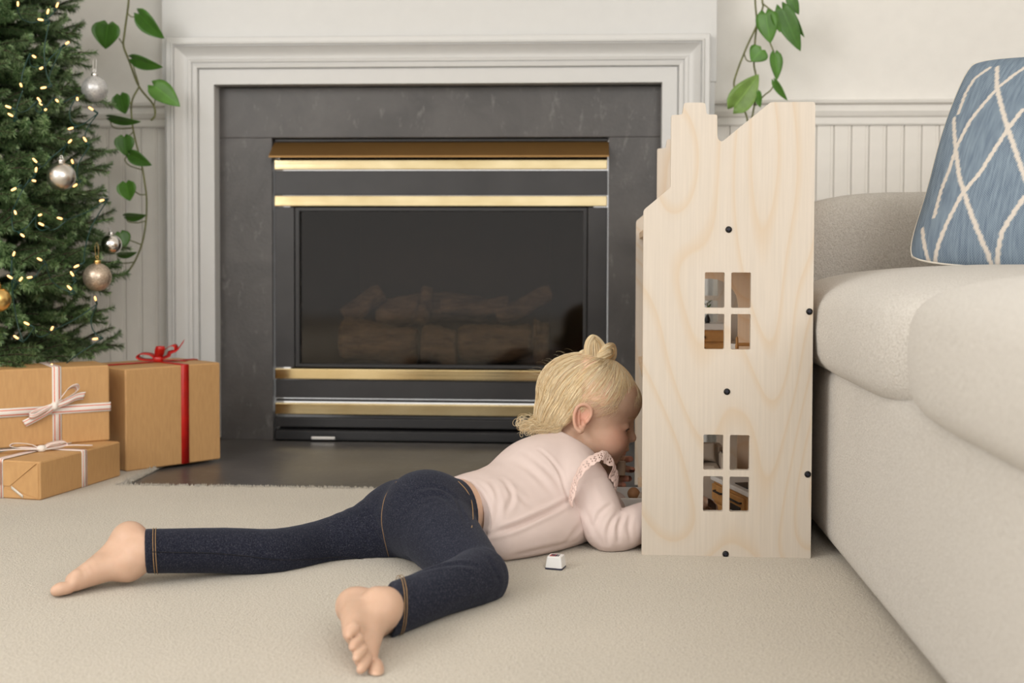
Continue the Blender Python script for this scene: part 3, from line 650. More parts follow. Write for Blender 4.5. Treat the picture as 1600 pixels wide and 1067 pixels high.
# open white toy bed beside the girl's arm with a wooden doll lying in it
yb_ = 2.17; q0 = FL(961, 800, 0.0); A_ = P(963, 782, yb_); B_ = P(1006, 772, yb_)
t = thing('toy_bed', (A_.x - 0.01, yb_, 0.0), 'open white toy bed box lying beside the pink sleeve at the dollhouse edge', 'toy furniture')
Lb, Wb, Hb = 0.125, 0.075, A_.z + 0.004; th = 0.005
z_ = 0.018
toybox('', None, [('side_board', (0, 0, z_), (Lb, th, Hb), 'toy_white'), ('side_board', (0, Wb - th, z_), (Lb, Wb, Hb + 0.006), 'toy_white'), ('end_board', (0, th, z_), (th, Wb - th, Hb), 'toy_white'), ('end_board', (Lb - th, th, z_), (Lb, Wb - th, Hb), 'toy_white'), ('base_board', (th, th, z_ + 0.02), (Lb - th, Wb - th, z_ + 0.025), 'toy_white')], None, t)
for x_ in (0.004, Lb - 0.004):
    for y_ in (0.004, Wb - 0.004): zl_ = 0.0 if x_ < 0.05 else 0.0164; obj('leg', MB().lathe((x_, y_, zl_), [(0.0035, 0), (0.004, z_ + 0.002 - zl_)], 8), 'toy_white', t, local=True)
hd = P(990, 769, yb_ + 0.04)
t2 = thing('wooden_doll', (hd.x, yb_ + 0.038, z_ + 0.025), 'brown wooden doll lying in the open white toy bed', 'doll')
hr = 0.011
zc = hd.z - (z_ + 0.025) - 0.002
obj('head', MB().lathe((0, 0, zc - hr), [(hr * math.sin(PI * k / 10), hr * (1 - math.cos(PI * k / 10))) for k in range(11)], 16), 'doll_wood', t2, local=True)
obj('body', MB().tube([(0.006, 0, zc - 0.004), (0.02, 0, zc - 0.008), (0.05, 0, 0.008)], [0.007, 0.010, 0.008], 10), 'toy_linen', t2, local=True)
obj('leg', MB().tube([(0.0, 0.0, zc - 0.006), (-0.004, 0.0, 0.004)], [0.006, 0.005], 8), 'doll_wood', t2, local=True)
# keycap-shaped block on the carpet
b0 = FL(868, 890); t = thing('toy_block', (b0.x, b0.y + 0.010, 0.0), 'small white keycap-shaped toy block with dark print lying on the carpet', 'toy block')
t.rotation_euler = (0, 0, math.radians(-14))
def rr(w, z): return [(x, y, z) for x, y in rrect(-w, -w, w, w, w * 0.18, 3)]
obj('dark_base', MB().loft([rr(0.0125, 0.0), rr(0.0135, 0.001), rr(0.0132, 0.003)], True, True, False), 'key_dark', t, local=True)
obj('cap', MB().loft([rr(0.0132, 0.003), rr(0.0132, 0.004), rr(0.0112, 0.0185), rr(0.0105, 0.0195)], True, True, False), 'key_white', t, local=True)
obj('print', MB().box((-0.008, -0.007, 0.0195), (0.000, 0.006, 0.0199)), 'key_red', t, local=True)
obj('print', MB().box((-0.006, -0.004, 0.0199), (-0.001, 0.004, 0.0202)).box((0.0005, -0.006, 0.0195), (0.003, 0.006, 0.0199)).box((0.0042, -0.006, 0.0195), (0.0055, 0.006, 0.0199)), 'key_dark', t, local=True)
# ------------------------------------------------------------------ sofa
def superblob(lo, hi, e=(6, 6, 6), n=(28, 20), puff=(0, 0, 0), fn=None):
    # rounded cushion: a superellipsoid fitted into a box, optionally reshaped
    c = [(a + b) / 2 for a, b in zip(lo, hi)]; h = [(b - a) / 2 for a, b in zip(lo, hi)]; rings = []
    def sp(v, p): return math.copysign(abs(v) ** (2.0 / p), v)
    for i in range(n[1] + 1):
        ph = -PI / 2 + PI * i / n[1]; rings.append([])
        for j in range(n[0]):
            th = 2 * PI * j / n[0]
            x = sp(math.cos(ph), e[2]) * sp(math.cos(th), e[0]); y = sp(math.cos(ph), e[2]) * sp(math.sin(th), e[1]); z = sp(math.sin(ph), e[2])
            p = Vector((c[0] + h[0] * x, c[1] + h[1] * y, c[2] + h[2] * z))
            if fn: p = fn(p, x, y, z)
            rings[-1].append(p)
    return MB().loft(rings, True, True, True)
SXF = 0.3765
sf = thing('sofa', (0.80, 1.55, 0), 'large pale oatmeal boucle sofa running along the right side of the room', 'sofa')
SY0, SY1, SXB = 0.30, 2.74, 1.35
def base_fn(p, x, y, z):
    if p.x < 0.6: p.x += 0.010 * (1 - max(0, 1 - abs(z)) ** 0.5) * 0
    return p
obj('base', superblob((SXF, SY0, 0.004), (SXB, SY1 - 0.14, 0.310), (22, 26, 14), (72, 28)), 'boucle', sf)
def seat_fn(p, x, y, z):
    p.z += 0.014 * max(0, z) * (1 - y * y) * (1 - x * x)
    if x < 0: p.x -= 0.012 * (1 - z * z) * (1 - y ** 4)
    return p
YJ = 1.555
obj('seat_cushion', superblob((SXF - 0.012, YJ - 0.030, 0.263), (SXB - 0.18, 2.44, 0.452), (7, 9, 4.2), (64, 26), fn=seat_fn), 'boucle', sf)
obj('seat_cushion', superblob((SXF - 0.022, 0.42, 0.266), (SXB - 0.18, YJ + 0.010, 0.466), (7, 9, 4.2), (64, 26), fn=seat_fn), 'boucle', sf)
ZA = P(1350, 298, 2.5).z
obj('armrest', superblob((SXF + 0.0, 2.46, 0.05), (SXB, SY1, ZA), (9, 6, 6.5), (56, 30)), 'boucle', sf)
obj('armrest', superblob((SXF + 0.0, SY0 - 0.16, 0.05), (SXB, SY0 + 0.10, ZA), (9, 6, 6.5), (56, 30)), 'boucle', sf)
obj('backrest', superblob((SXB - 0.20, SY0, 0.05), (SXB + 0.02, SY1, 0.80), (7, 12, 7), (56, 30)), 'boucle', sf)
for y_ in (1.0, 1.95):
    obj('back_cushion', superblob((SXB - 0.40, y_ - 0.47, 0.44), (SXB - 0.14, y_ + 0.47, 0.86), (4, 6, 4), (48, 24)), 'boucle', sf)

# ------------------------------------------------------------------ cushion with the cream lattice
PS = 0.47
B0 = P(1408, 421, 2.17); B0.z = 0.462
T0 = P(1508, 90, 2.30)
vdir = (T0 - B0); PSV = vdir.length; vdir.normalize()
hdir = Vector((0.80, -0.60, 0.035)); hdir = (hdir - vdir * hdir.dot(vdir)).normalized(); ndir = hdir.cross(vdir).normalized()
if ndir.y > 0: ndir = -ndir
pc = B0 + vdir * PSV / 2 + hdir * PS / 2
def pill(a, b, side):             # a along the width, b up, both -1..1
    k = max(0.0, (1 - abs(a) ** 2.6) * (1 - abs(b) ** 2.6)) ** 0.62
    rc_ = 1 - 0.075 * (abs(a) * abs(b)) ** 5                         # soft corners
    ex = (1 - 0.022 * (1 - b * b) + 0.010 * math.sin(5 * b + 0.6)) * rc_; ey = (1 - 0.030 * (1 - a * a) + 0.007 * math.sin(4 * a + 1)) * rc_
    wob = 0.006 * math.sin(3 * a + 1) * math.sin(2.5 * b) * (1 - a * a) * (1 - b * b)
    return pc + hdir * (a * PS / 2 * (ex if abs(a) > 0 else 1)) + vdir * (b * PSV / 2 * ey) + ndir * (side * (0.068 * k) + wob)
# lattice as seen in the photograph, in cushion coordinates
def to_ab(px, py):
    d = ray(px, py); n_ = ndir; best = (pc + ndir * 0.055 - CAM_POS).dot(n_) / d.dot(n_); q = CAM_POS + d * best - pc
    return (q.dot(hdir) / (PS / 2), q.dot(vdir) / (PSV / 2))
LINES = [[(1548, 88), (1553, 128), (1576, 203), (1595, 262), (1622, 340), (1650, 440)],
         [(1480, 172), (1486, 222), (1493, 275), (1508, 322), (1532, 388), (1534, 432)],
         [(1425, 345), (1429, 408), (1440, 430)],
         [(1600, 90), (1556, 130), (1512, 183), (1488, 225), (1474, 262), (1460, 290), (1448, 330)],
         [(1600, 175), (1575, 208), (1530, 273), (1497, 305), (1470, 345), (1432, 405), (1420, 425)],
         [(1600, 312), (1560, 360), (1536, 412), (1530, 432)],
         [(1534, 410), (1552, 432)], [(1534, 88), (1510, 105), (1497, 130), (1488, 165)]]
SEG = []
for L in LINES:
    for a, b in zip(L[:-1], L[1:]): SEG.append((*to_ab(*a), *to_ab(*b)))
for k in range(-4, 9):              # the lattice goes on over the half of the cover beyond the frame
    for sg in (1, -1):
        q = [(0.10 + 0.30 * k + sg * 0.40 * b + 0.02 * math.sin(5 * b + k), b) for b in (-1.0, -0.6, -0.2, 0.2, 0.6, 1.0)]
        for (a0, b0), (a1, b1) in zip(q[:-1], q[1:]):
            if min(a0, a1) > -0.02: SEG.append((a0, b0, a1, b1))
n = 200; vs = []; att = []
AA, BB = np.meshgrid(np.linspace(-1, 1, n + 1), np.linspace(-1, 1, n + 1), indexing='ij')
D = np.full(AA.shape, 9.0)
for ax_, ay_, bx_, by_ in SEG:
    dx, dy = (bx_ - ax_) * PS / 2, (by_ - ay_) * PSV / 2; qx, qy = (AA - ax_) * PS / 2, (BB - ay_) * PSV / 2
    t_ = np.clip((qx * dx + qy * dy) / (dx * dx + dy * dy), 0, 1); D = np.minimum(D, np.hypot(qx - t_ * dx, qy - t_ * dy))
D += 0.0009 * np.sin(AA * 90) * np.sin(BB * 110)
lineatt = np.clip((0.0038 - D) / 0.0014 + 0.5, 0, 1)
pl_ = thing('throw_pillow', B0 + hdir * 0.22, 'blue woven throw pillow with cream diamond lattice leaning on the sofa', 'pillow')
mb = MB(); fs = []; uvs = []
for i in range(n + 1):
    for j in range(n + 1): vs.append(pill(AA[i, j], BB[i, j], 1))
for i in range(n):
    for j in range(n):
        q = [(i, j), (i + 1, j), (i + 1, j + 1), (i, j + 1)]; fs.append(tuple(a * (n + 1) + b for a, b in q)); uvs.append([(a / n, b / n) for a, b in q])
mb.add(vs, fs, uvs, True); front = obj('front_cover', mb, 'pillow_weave', pl_)
at = front.data.attributes.new('line', 'FLOAT', 'POINT'); at.data.foreach_set('value', lineatt.reshape(-1).astype(np.float32))
mb = MB(); n2 = 40; vs = []; fs = []
for i in range(n2 + 1):
    for j in range(n2 + 1): vs.append(pill(-1 + 2 * i / n2, -1 + 2 * j / n2, -1))
for i in range(n2):
    for j in range(n2): fs.append((i * (n2 + 1) + j, i * (n2 + 1) + j + 1, (i + 1) * (n2 + 1) + j + 1, (i + 1) * (n2 + 1) + j))
mb.add(vs, fs, None, True); obj('rear_cover', mb, 'cream_fabric', pl_)
edge = [pill(-1 + 2 * k / 20, -1, 1) for k in range(20)] + [pill(1, -1 + 2 * k / 20, 1) for k in range(20)] + [pill(1 - 2 * k / 20, 1, 1) for k in range(20)] + [pill(-1, 1 - 2 * k / 20, 1) for k in range(21)]
obj('seam', MB().tube(edge, 0.0022, 6), 'cream_fabric', pl_)
# ------------------------------------------------------------------ gifts
class Fr:                          # a box frame: origin corner at the floor, e1 along the front, e2 to the back, height
    def __init__(s, o, e1, w, d, h):
        s.o = Vector(o); s.e1 = Vector(e1).normalized(); s.e2 = Vector((-s.e1.y, s.e1.x, 0)); s.w, s.d, s.h = w, d, h
    def p(s, a, b, c): return s.o + s.e1 * a + s.e2 * b + Vector((0, 0, c))
def wrapped(fr, root, seed):
    r_ = random.Random(seed); c = 0.0025; w, d, h = fr.w, fr.d, fr.h
    def ring(i, z):
        pts = [(i + c, i), (w / 2, i - 0.0008), (w - i - c, i), (w - i, i + c), (w - i + 0.0008, d / 2), (w - i, d - i - c), (w - i - c, d - i), (w / 2, d - i), (i + c, d - i), (i, d - i - c), (i - 0.0008, d / 2), (i, i + c)]
        return [fr.p(a, b, z) for a, b in pts]
    obj('paper_wrap', MB().loft([ring(c, 0), ring(0, c), ring(0.0003 * 1, h * 0.5), ring(0, h - c), ring(c, h)], True, True, False), 'kraft_paper', root)
def band(fr, root, plane, pos, w, mat, g=0.0012):
    # a ribbon wound round the box; plane 'v' = runs over front/top/back at a = pos, 's' = over the ends at b = pos, 'h' = round the four sides at height pos
    W_, D_, H_ = fr.w, fr.d, fr.h
    if plane == 'v': loop = [(pos, -g, -0 + 0.001), (pos, -g, H_ * 0.5), (pos, -g, H_ + g), (pos, D_ / 2, H_ + g), (pos, D_ + g, H_ + g), (pos, D_ + g, 0.001)]; side = fr.e1
    elif plane == 's': loop = [(-g, pos, 0.001), (-g, pos, H_ + g), (W_ / 2, pos, H_ + g), (W_ + g, pos, H_ + g), (W_ + g, pos, 0.001)]; side = fr.e2
    else: loop = [(W_ / 2, -g, pos), (W_ + g, -g, pos), (W_ + g, D_ + g, pos), (-g, D_ + g, pos), (-g, -g, pos), (W_ / 2, -g, pos)]; side = Vector((0, 0, 1))
    # rounded folds
    pts = []
    V = [fr.p(*q) for q in loop]
    for i, q in enumerate(V):
        if 0 < i < len(V) - 1:
            a = (V[i - 1] - q); b = (V[i + 1] - q); k = min(0.003, a.length * 0.3, b.length * 0.3)
            if abs(a.normalized().dot(b.normalized())) < 0.9: pts += [q + a.normalized() * k, q + (a.normalized() + b.normalized()) * k * 0.28, q + b.normalized() * k]; continue
        pts.append(q)
    obj('ribbon_band', MB().ribbon(pts, side, w), mat, root)
def strip(root, name, pts, side, w, mat, th=0.001): return obj(name, MB().ribbon(bez(pts, 6), side, w, th), mat, root)

# right box, standing half on the hearth
A = FL(197, 737); Bc = FL(345, 717); A.z = Bc.z = 0
w_ = (Bc - A).length
g1 = thing('gift_box', A, 'tall brown paper gift box with plain red ribbon standing beside the hearth', 'gift box')
f1 = Fr(A, Bc - A, w_, 0.185, P(202, 575.6, A.y).z - 0.002); wrapped(f1, g1, 1)
ta = (FL(280, 727) - A).length
band(f1, g1, 'v', w_ * 0.61, 0.0195, 'red_ribbon'); band(f1, g1, 's', 0.105, 0.017, 'red_ribbon', 0.0018)
kc = f1.p(w_ * 0.61, 0.105, f1.h + 0.008)
def loop_pts(c, d, up, L, H): return [c, c + d * L * 0.35 + up * H * 0.9, c + d * L * 0.85 + up * H, c + d * L + up * H * 0.45, c + d * L * 0.75 + up * H * 0.08, c + d * L * 0.3 + up * H * 0.02, c]
Zu = Vector((0, 0, 1))
xs = Vector((1, -0.15, 0)).normalized(); sd_ = Vector((0.15, 1, 0.2)).normalized()
kc2 = P(247, 566, kc.y - 0.01); kc2.z = max(kc2.z, f1.h + 0.006)
kc = Vector((kc2.x, kc2.y, f1.h + 0.006))
strip(g1, 'bow_loop', loop_pts(kc, Vector((0.75, 0.1, 0.35)).normalized(), Zu, 0.045, 0.018), sd_, 0.018, 'red_ribbon')
strip(g1, 'bow_loop', loop_pts(kc, Vector((-0.9, -0.2, 0.02)).normalized(), Zu, 0.045, 0.014), sd_, 0.018, 'red_ribbon')
strip(g1, 'bow_loop', loop_pts(kc + Zu * 0.004, Vector((0.3, -0.5, 0.3)).normalized(), Zu, 0.034, 0.016), Vector((1, 0.4, 0)).normalized(), 0.018, 'red_ribbon')
strip(g1, 'bow_tail', [kc, kc + Vector((0.03, 0, 0.012)), P(262, 551, kc.y), P(276, 547, kc.y), P(287, 533, kc.y)], Vector((0.1, 0.5, 0.6)).normalized(), 0.010, 'red_ribbon')
strip(g1, 'bow_tail', [kc, kc + Vector((0.035, 0.01, -0.001)), kc + Vector((0.06, 0.02, -0.004))], Vector((0.2, 1, 0)).normalized(), 0.010, 'red_ribbon')
obj('knot', superblob(kc - Vector((0.012, 0.010, 0.006)), kc + Vector((0.012, 0.010, 0.010)), (3, 3, 3), (14, 8)), 'red_ribbon', g1)

# low box in front
N0 = FL(63, 782); R0 = FL(188.5, 743.6); N0.z = R0.z = 0
w2 = (R0 - N0).length; e2_ = (R0 - N0).normalized(); left = Vector((-e2_.y, e2_.x, 0))
W2 = 0.150; H2 = P(63, 722, N0.y).z
g2 = thing('gift_box', N0, 'low brown paper gift box with striped ribbon lying lowest under the stack', 'gift box')
f2 = Fr(N0, R0 - N0, w2, W2, H2); wrapped(f2, g2, 2)
# folded end flaps on the near end (the face a = 0)
def endp(b, c, g=0.0008): return f2.p(-g, b, c)
cw, cc = W2 * 0.52, H2 * 0.30
flap = MB()
for k, (tri, g) in enumerate((([(0.004, H2 - 0.004), (0.004, 0.004), (cw - 0.006, cc)], 0.0010), ([(W2 - 0.004, H2 - 0.004), (W2 - 0.004, 0.004), (cw + 0.006, cc)], 0.0010), ([(0.006, 0.003), (W2 - 0.006, 0.003), (cw, cc - 0.002)], 0.0018), ([(0.007, H2 - 0.003), (W2 - 0.007, H2 - 0.003), (cw + 0.012, cc + 0.003), (cw - 0.012, cc + 0.003)], 0.0026))):
    q = [endp(b, c, g) for b, c in tri]; q2 = [endp(b, c, 0.0) for b, c in tri]; m_ = MB().loft([q2, q], True, True, False)
    obj('paper_flap', m_, 'kraft_paper', g2)
tp = [endp(cw - 0.020, cc - 0.001, 0.0033), endp(cw - 0.044, cc - 0.022, 0.0033)]
obj('tape', MB().ribbon([endp(0.062, cc + 0.001, 0.0036), endp(0.036, 0.006, 0.0036)], Vector((0, 0, 1)), 0.006, 0.0005), 'clear_tape', g2)
band(f2, g2, 'v', w2 * 0.52, 0.018, 'striped_ribbon'); band(f2, g2, 's', W2 * 0.60, 0.018, 'striped_ribbon', 0.0020)
k2 = f2.p(w2 * 0.40, W2 * 0.50, H2 + 0.005)
for d_, L_ in ((Vector((0.75, 0.65, 0.05)), 0.05), (Vector((-0.95, -0.2, 0.05)), 0.06)): strip(g2, 'bow_loop', loop_pts(k2, d_.normalized(), Zu, L_, 0.010), Vector((-d_.y, d_.x, 0.2)).normalized(), 0.014, 'striped_ribbon')
strip(g2, 'bow_tail', [k2, k2 + Vector((0.04, 0.03, 0.004)), k2 + Vector((0.085, 0.05, 0.0015))], Vector((-0.4, 0.9, 0)).normalized(), 0.013, 'striped_ribbon')
strip(g2, 'bow_tail', [k2, k2 + Vector((-0.04, -0.03, 0.004)), k2 + Vector((-0.08, -0.035, 0.0015))], Vector((-0.4, 0.9, 0)).normalized(), 0.013, 'striped_ribbon')
obj('knot', superblob(k2 - Vector((0.009, 0.009, 0.005)), k2 + Vector((0.009, 0.009, 0.008)), (3, 3, 3), (12, 8)), 'striped_ribbon', g2)

# upper box lying on the low one
Zt = H2 + 0.0005
R1 = FL(172, 688, Zt); L1 = FL(0, 701, Zt)
e1_ = (R1 - L1).normalized(); W1 = 0.232; O1 = R1 - e1_ * W1
H1 = P(172, 570.5, R1.y).z - Zt
g3 = thing('gift_box', O1, 'brown paper gift box with striped ribbon bow stacked on the low box', 'gift box')
f3 = Fr(O1, e1_, W1, 0.125, H1); wrapped(f3, g3, 3)
ap = W1 - (FL(172, 688, Zt) - FL(89, 694, Zt)).length
band(f3, g3, 'v', ap, 0.0185, 'striped_ribbon'); band(f3, g3, 'h', P(172, 635, R1.y).z - Zt, 0.0185, 'striped_ribbon', 0.0020)
Fp = lambda px, py, g: f3.p(0, 0, 0) + (lambda d: CAM_POS + d * ((f3.o - f3.e2 * g - CAM_POS).dot(f3.e2) / d.dot(f3.e2)) - f3.o)(ray(px, py))
K = Fp(85.5, 634, 0.006)
nrm = -f3.e2
def onface(pts, gs): return [Fp(a, b, g) for (a, b), g in zip(pts, gs)]
sdz = Vector((0, 0, 1)) + f3.e1 * 0.2
strip(g3, 'bow_loop', onface([(86, 632), (95, 622), (106, 608), (118, 603), (121, 610), (112, 618), (97, 627), (86, 633)], [0.006, 0.016, 0.026, 0.026, 0.018, 0.012, 0.009, 0.006]), (nrm + f3.e1 * 0.5 + Zu * 0.9).normalized(), 0.016, 'striped_ribbon')
strip(g3, 'bow_loop', onface([(86, 634), (72, 641), (55, 650), (46, 650), (52, 645), (68, 639), (86, 633)], [0.006, 0.012, 0.016, 0.013, 0.009, 0.007, 0.006]), (nrm * 0.4 + Zu).normalized(), 0.012, 'striped_ribbon')
strip(g3, 'bow_tail', onface([(86, 634), (105, 627), (120, 620), (132, 618)], [0.007, 0.012, 0.012, 0.010]), (Zu + f3.e1 * 0.35).normalized(), 0.017, 'striped_ribbon')
strip(g3, 'bow_tail', onface([(86, 634), (70, 645), (52, 655), (38, 662)], [0.007, 0.010, 0.009, 0.006]), (Zu * 0.9 - f3.e1 * 0.55).normalized(), 0.015, 'striped_ribbon')
obj('knot', superblob(K - Vector((0.007, 0.007, 0.008)), K + Vector((0.007, 0.007, 0.008)), (3, 3, 3), (12, 8)), 'striped_ribbon', g3)
# ------------------------------------------------------------------ Christmas tree
TX, TY = -1.415, 2.82
tree = thing('christmas_tree', (TX, TY, 0), 'green artificial Christmas tree hung with silver and gold baubles beside the mantel', 'tree')
TZ0, TZ1 = 0.235, 1.75
RPTS = [(0.20, 0.33), (0.30, 0.34), (0.47, 0.355), (0.60, 0.335), (0.80, 0.315), (0.95, 0.295), (1.12, 0.25), (1.75, 0.03)]
def TR(z):
    for (a, ra), (b, rb) in zip(RPTS[:-1], RPTS[1:]):
        if z <= b: return ra + (rb - ra) * max(0, (z - a)) / (b - a)
    return 0.02
obj('trunk', MB().tube([(TX, TY, 0.0), (TX, TY, 1.72)], [0.016, 0.008], 10), 'branch_brown', tree)
for k in range(3):
    a = k * 2.094 + 0.5; d = Vector((math.cos(a), math.sin(a), 0))
    obj('stand_leg', MB().tube([Vector((TX, TY, 0.15)) + d * 0.018, Vector((TX, TY, 0.07)) + d * 0.12, Vector((TX, TY, 0.008)) + d * 0.22], 0.007, 6), 'toy_black', tree)
def branch_mesh(seed, L):          # stem along +x with side twigs, every twig thick with needles
    r = random.Random(seed); stem = MB(); nd = MB()
    bend = -0.10
    def main(t): return Vector((L * t, 0, bend * L * t * t + 0.02 * L * math.sin(3 * t)))
    stem.tube([main(k / 6) for k in range(7)], [0.0035, 0.0032, 0.003, 0.0026, 0.0022, 0.0018, 0.0012], 6)
    twigs = [(main(0.45), main(1.0), 0.30)]
    for k in range(12):
        t = 0.25 + 0.70 * k / 11; s = 1 if k % 2 else -1; b = main(t); l = L * (0.44 - 0.26 * (t - 0.28)) * r.uniform(0.8, 1.15)
        d = Vector((r.uniform(0.72, 0.95), s * r.uniform(0.45, 0.75), r.uniform(-0.28, 0.42))).normalized()
        twigs.append((b, b + d * l, 0)); stem.tube([b, b + d * l * 0.5 + Vector((0, 0, 0.004)), b + d * l], [0.0018, 0.0015, 0.001], 5)
    vs = []; fs = []
    for a, b, _ in twigs:
        ax = (b - a); ln = ax.length; ax.normalize(); u = ax.orthogonal().normalized(); w = ax.cross(u); n = int(ln / 0.155 * 330)
        for i in range(n):
            t = (i + r.random()) / n; th = r.random() * 6.283; rad = u * math.cos(th) + w * math.sin(th)
            f = r.uniform(0.35, 0.95); d = (ax * f + rad * r.uniform(0.7, 1.1)).normalized(); nl = r.uniform(0.011, 0.0185) * (0.75 if t > 0.93 else 1)
            p = a + ax * ln * t; sd = d.cross(ax).normalized() * 0.0009; o = len(vs); up = sd.cross(d).normalized() * 0.0006
            droop = Vector((0, 0, -0.0015))
            vs += [p - sd, p + sd, p + d * nl * 0.6 + sd * 0.9 + droop * 0.4, p + d * nl + droop, p + d * nl * 0.6 - sd * 0.9 + droop * 0.4]
            fs += [(o, o + 1, o + 2, o + 4), (o + 4, o + 2, o + 3)]
    nd.add(vs, fs); return stem.mesh('branch'), nd.mesh('needles')
protos = [branch_mesh(40 + k, 0.30) for k in range(7)]
for s_, n_ in protos: s_.materials.append(M['branch_brown']); n_.materials.append(M['needle_green'])
r = random.Random(21); levels = 22; cnt = 0
for li in range(levels):
    z = TZ0 + 0.03 + (1.60 - TZ0) * (li / (levels - 1)) ** 0.97; R = TR(z)
    nb = max(5, int(15 * R / 0.34))
    for k in range(nb):
        a = 2 * PI * (k + r.uniform(-0.25, 0.25)) / nb + li * 0.7; k_ = r.randrange(7); sc = (R * r.uniform(0.86, 1.08)) / 0.30 * 0.83 * (0.92 if math.sin(a) > 0.55 else 1.0)
        tilt = r.uniform(-0.05, 0.30) if z > 0.35 else r.uniform(-0.02, 0.2)
        me_s, me_n = protos[k_]; b = bpy.data.objects.new('branch', me_s); COL.objects.link(b); b.parent = tree
        b.location = (0, 0, z - R * math.sin(tilt) * 0.5); b.rotation_euler = (r.uniform(-0.6, 0.6), -tilt, a); b.scale = (sc, max(0.95, sc * 1.12), max(0.95, sc * 1.12))
        q = bpy.data.objects.new('needles', me_n); COL.objects.link(q); q.parent = b; q['kind'] = 'stuff'; cnt += 1
# points on the surface of the tree as seen from the front
def tree_pt(px, py, k=1.0):
    d = ray(px, py); best = None
    for i in range(400):
        Y = TY - 0.42 + i * 0.0021; q = CAM_POS + d * (Y / d.y)
        if math.hypot(q.x - TX, q.y - TY) <= TR(q.z) * k: best = q; break
    return best if best is not None else CAM_POS + d * ((TY - 0.03) / d.y)
# ------------------------------------------------------------------ string of lights
BUL = [(28, 2), (91, 4), (76, 14), (58.5, 30), (108, 65), (56, 90), (62, 108), (31.5, 130), (63, 138), (58, 152), (91, 159), (66, 164), (121, 157), (138, 167), (106, 202), (112, 218), (130, 214), (112, 249), (51, 247), (57, 261),
       (56, 283), (114, 292), (17, 298), (12, 177), (8, 165), (155, 314), (65, 335), (89, 340), (25, 335), (38, 370), (23, 393), (60, 348), (58, 403), (115, 418), (105, 446), (11, 430), (35, 433), (42, 434), (148, 463), (37, 503), (83, 510), (21, 524), (144, 530), (81, 568), (110, 424), (70, 172)]
sl_ = thing('string_lights', (TX, TY, 0.3), 'green-wired string of warm white fairy lights wound round the Christmas tree', 'fairy lights')
r = random.Random(5)
def bulb(px, py):
    q = tree_pt(px, py, 1.02); d = Vector((r.uniform(-1, 1), -0.5, r.uniform(-0.6, 0.9))).normalized(); base = q - d * 0.012
    s_ = obj('socket', MB().tube([base - d * 0.012, base - d * 0.004, base], [0.0018, 0.0024, 0.0021], 8), 'green_wire', sl_)
    obj('bulb', MB().tube([base, base + d * 0.004, base + d * 0.010, base + d * 0.012], [0.0018, 0.0025, 0.0021, 0.0004], 8), 'bulb_glow', s_)
    return base - d * 0.012
ends = [bulb(*b) for b in BUL]
order = sorted(ends, key=lambda q: (-round(q.z / 0.11), (1 if round(q.z / 0.11) % 2 else -1) * q.x))
for a, b in zip(order[:-1], order[1:]):
    if (a - b).length > 0.22: continue
    mid = (a + b) / 2; out_ = Vector((mid.x - TX, mid.y - TY, 0)); out_.normalize()
    obj('wire', MB().tube(bez([a, a.lerp(b, 0.35) - Vector((0, 0, 0.010)) - out_ * 0.022, a.lerp(b, 0.7) - Vector((0, 0, 0.012)) - out_ * 0.018, b], 4), 0.0013, 5), 'green_wire', sl_)
# ------------------------------------------------------------------ baubles
def bauble(px, py, rpx, Y, mat, capmat, thread, hang, label):
    c = P(px, py, Y); R = rpx / F_PX * Y
    t = thing('bauble', c - Vector((0, 0, R)), label, 'bauble', 'baubles on the Christmas tree')
    obj('ball', MB().lathe(c - Vector((0, 0, R)), [(R * math.sin(PI * k / 24), R * (1 - math.cos(PI * k / 24))) for k in range(25)], 36), mat, t)
    cp = obj('cap', MB().lathe(c + Vector((0, 0, R * 0.95)), [(R * 0.24, 0), (R * 0.25, R * 0.22), (R * 0.20, R * 0.27), (R * 0.04, R * 0.28)], 14), capmat, t)
    lr = R * 0.10; z = R * 1.30
    obj('ring', MB().tube([c + Vector((lr * math.sin(a), 0, z + lr - lr * math.cos(a))) for a in [2 * PI * k / 12 for k in range(13)]], R * 0.025, 5), capmat, cp)
    top = P(*hang, Y)
    obj('string', MB().tube([c + Vector((-0.003, 0, z + lr)), top + Vector((-0.004, 0, -0.01)), top, top + Vector((0.004, 0, -0.01)), c + Vector((0.003, 0, z + lr))], 0.0007, 5), thread, t)
bauble(148, 139, 20.5, 2.80, 'silver_glitter', 'mirror_silver', 'white_thread', (148, 88), 'sparkling silver glitter bauble hanging on a long white loop')
q = tree_pt(96, 276, 1.0); bauble(96, 276, 22.5, q.y - 0.01, 'silver_satin', 'silver_satin', 'white_thread', (97, 245), 'plain satin silver bauble in the middle of the tree')
bauble(174, 382, 16.5, 2.86, 'mirror_silver', 'mirror_silver', 'white_thread', (166, 345), 'small mirror-bright silver bauble above the champagne one')
bauble(152, 433, 22.5, 2.76, 'champagne_glitter', 'gold_satin', 'gold_thread', (151, 378), 'frosted champagne bauble hanging on a gold thread')
q = tree_pt(-3, 468, 1.0); bauble(-3, 468, 20.5, q.y - 0.01, 'gold_satin', 'gold_satin', 'gold_thread', (-3, 435), 'gold bauble at the left edge of the tree')

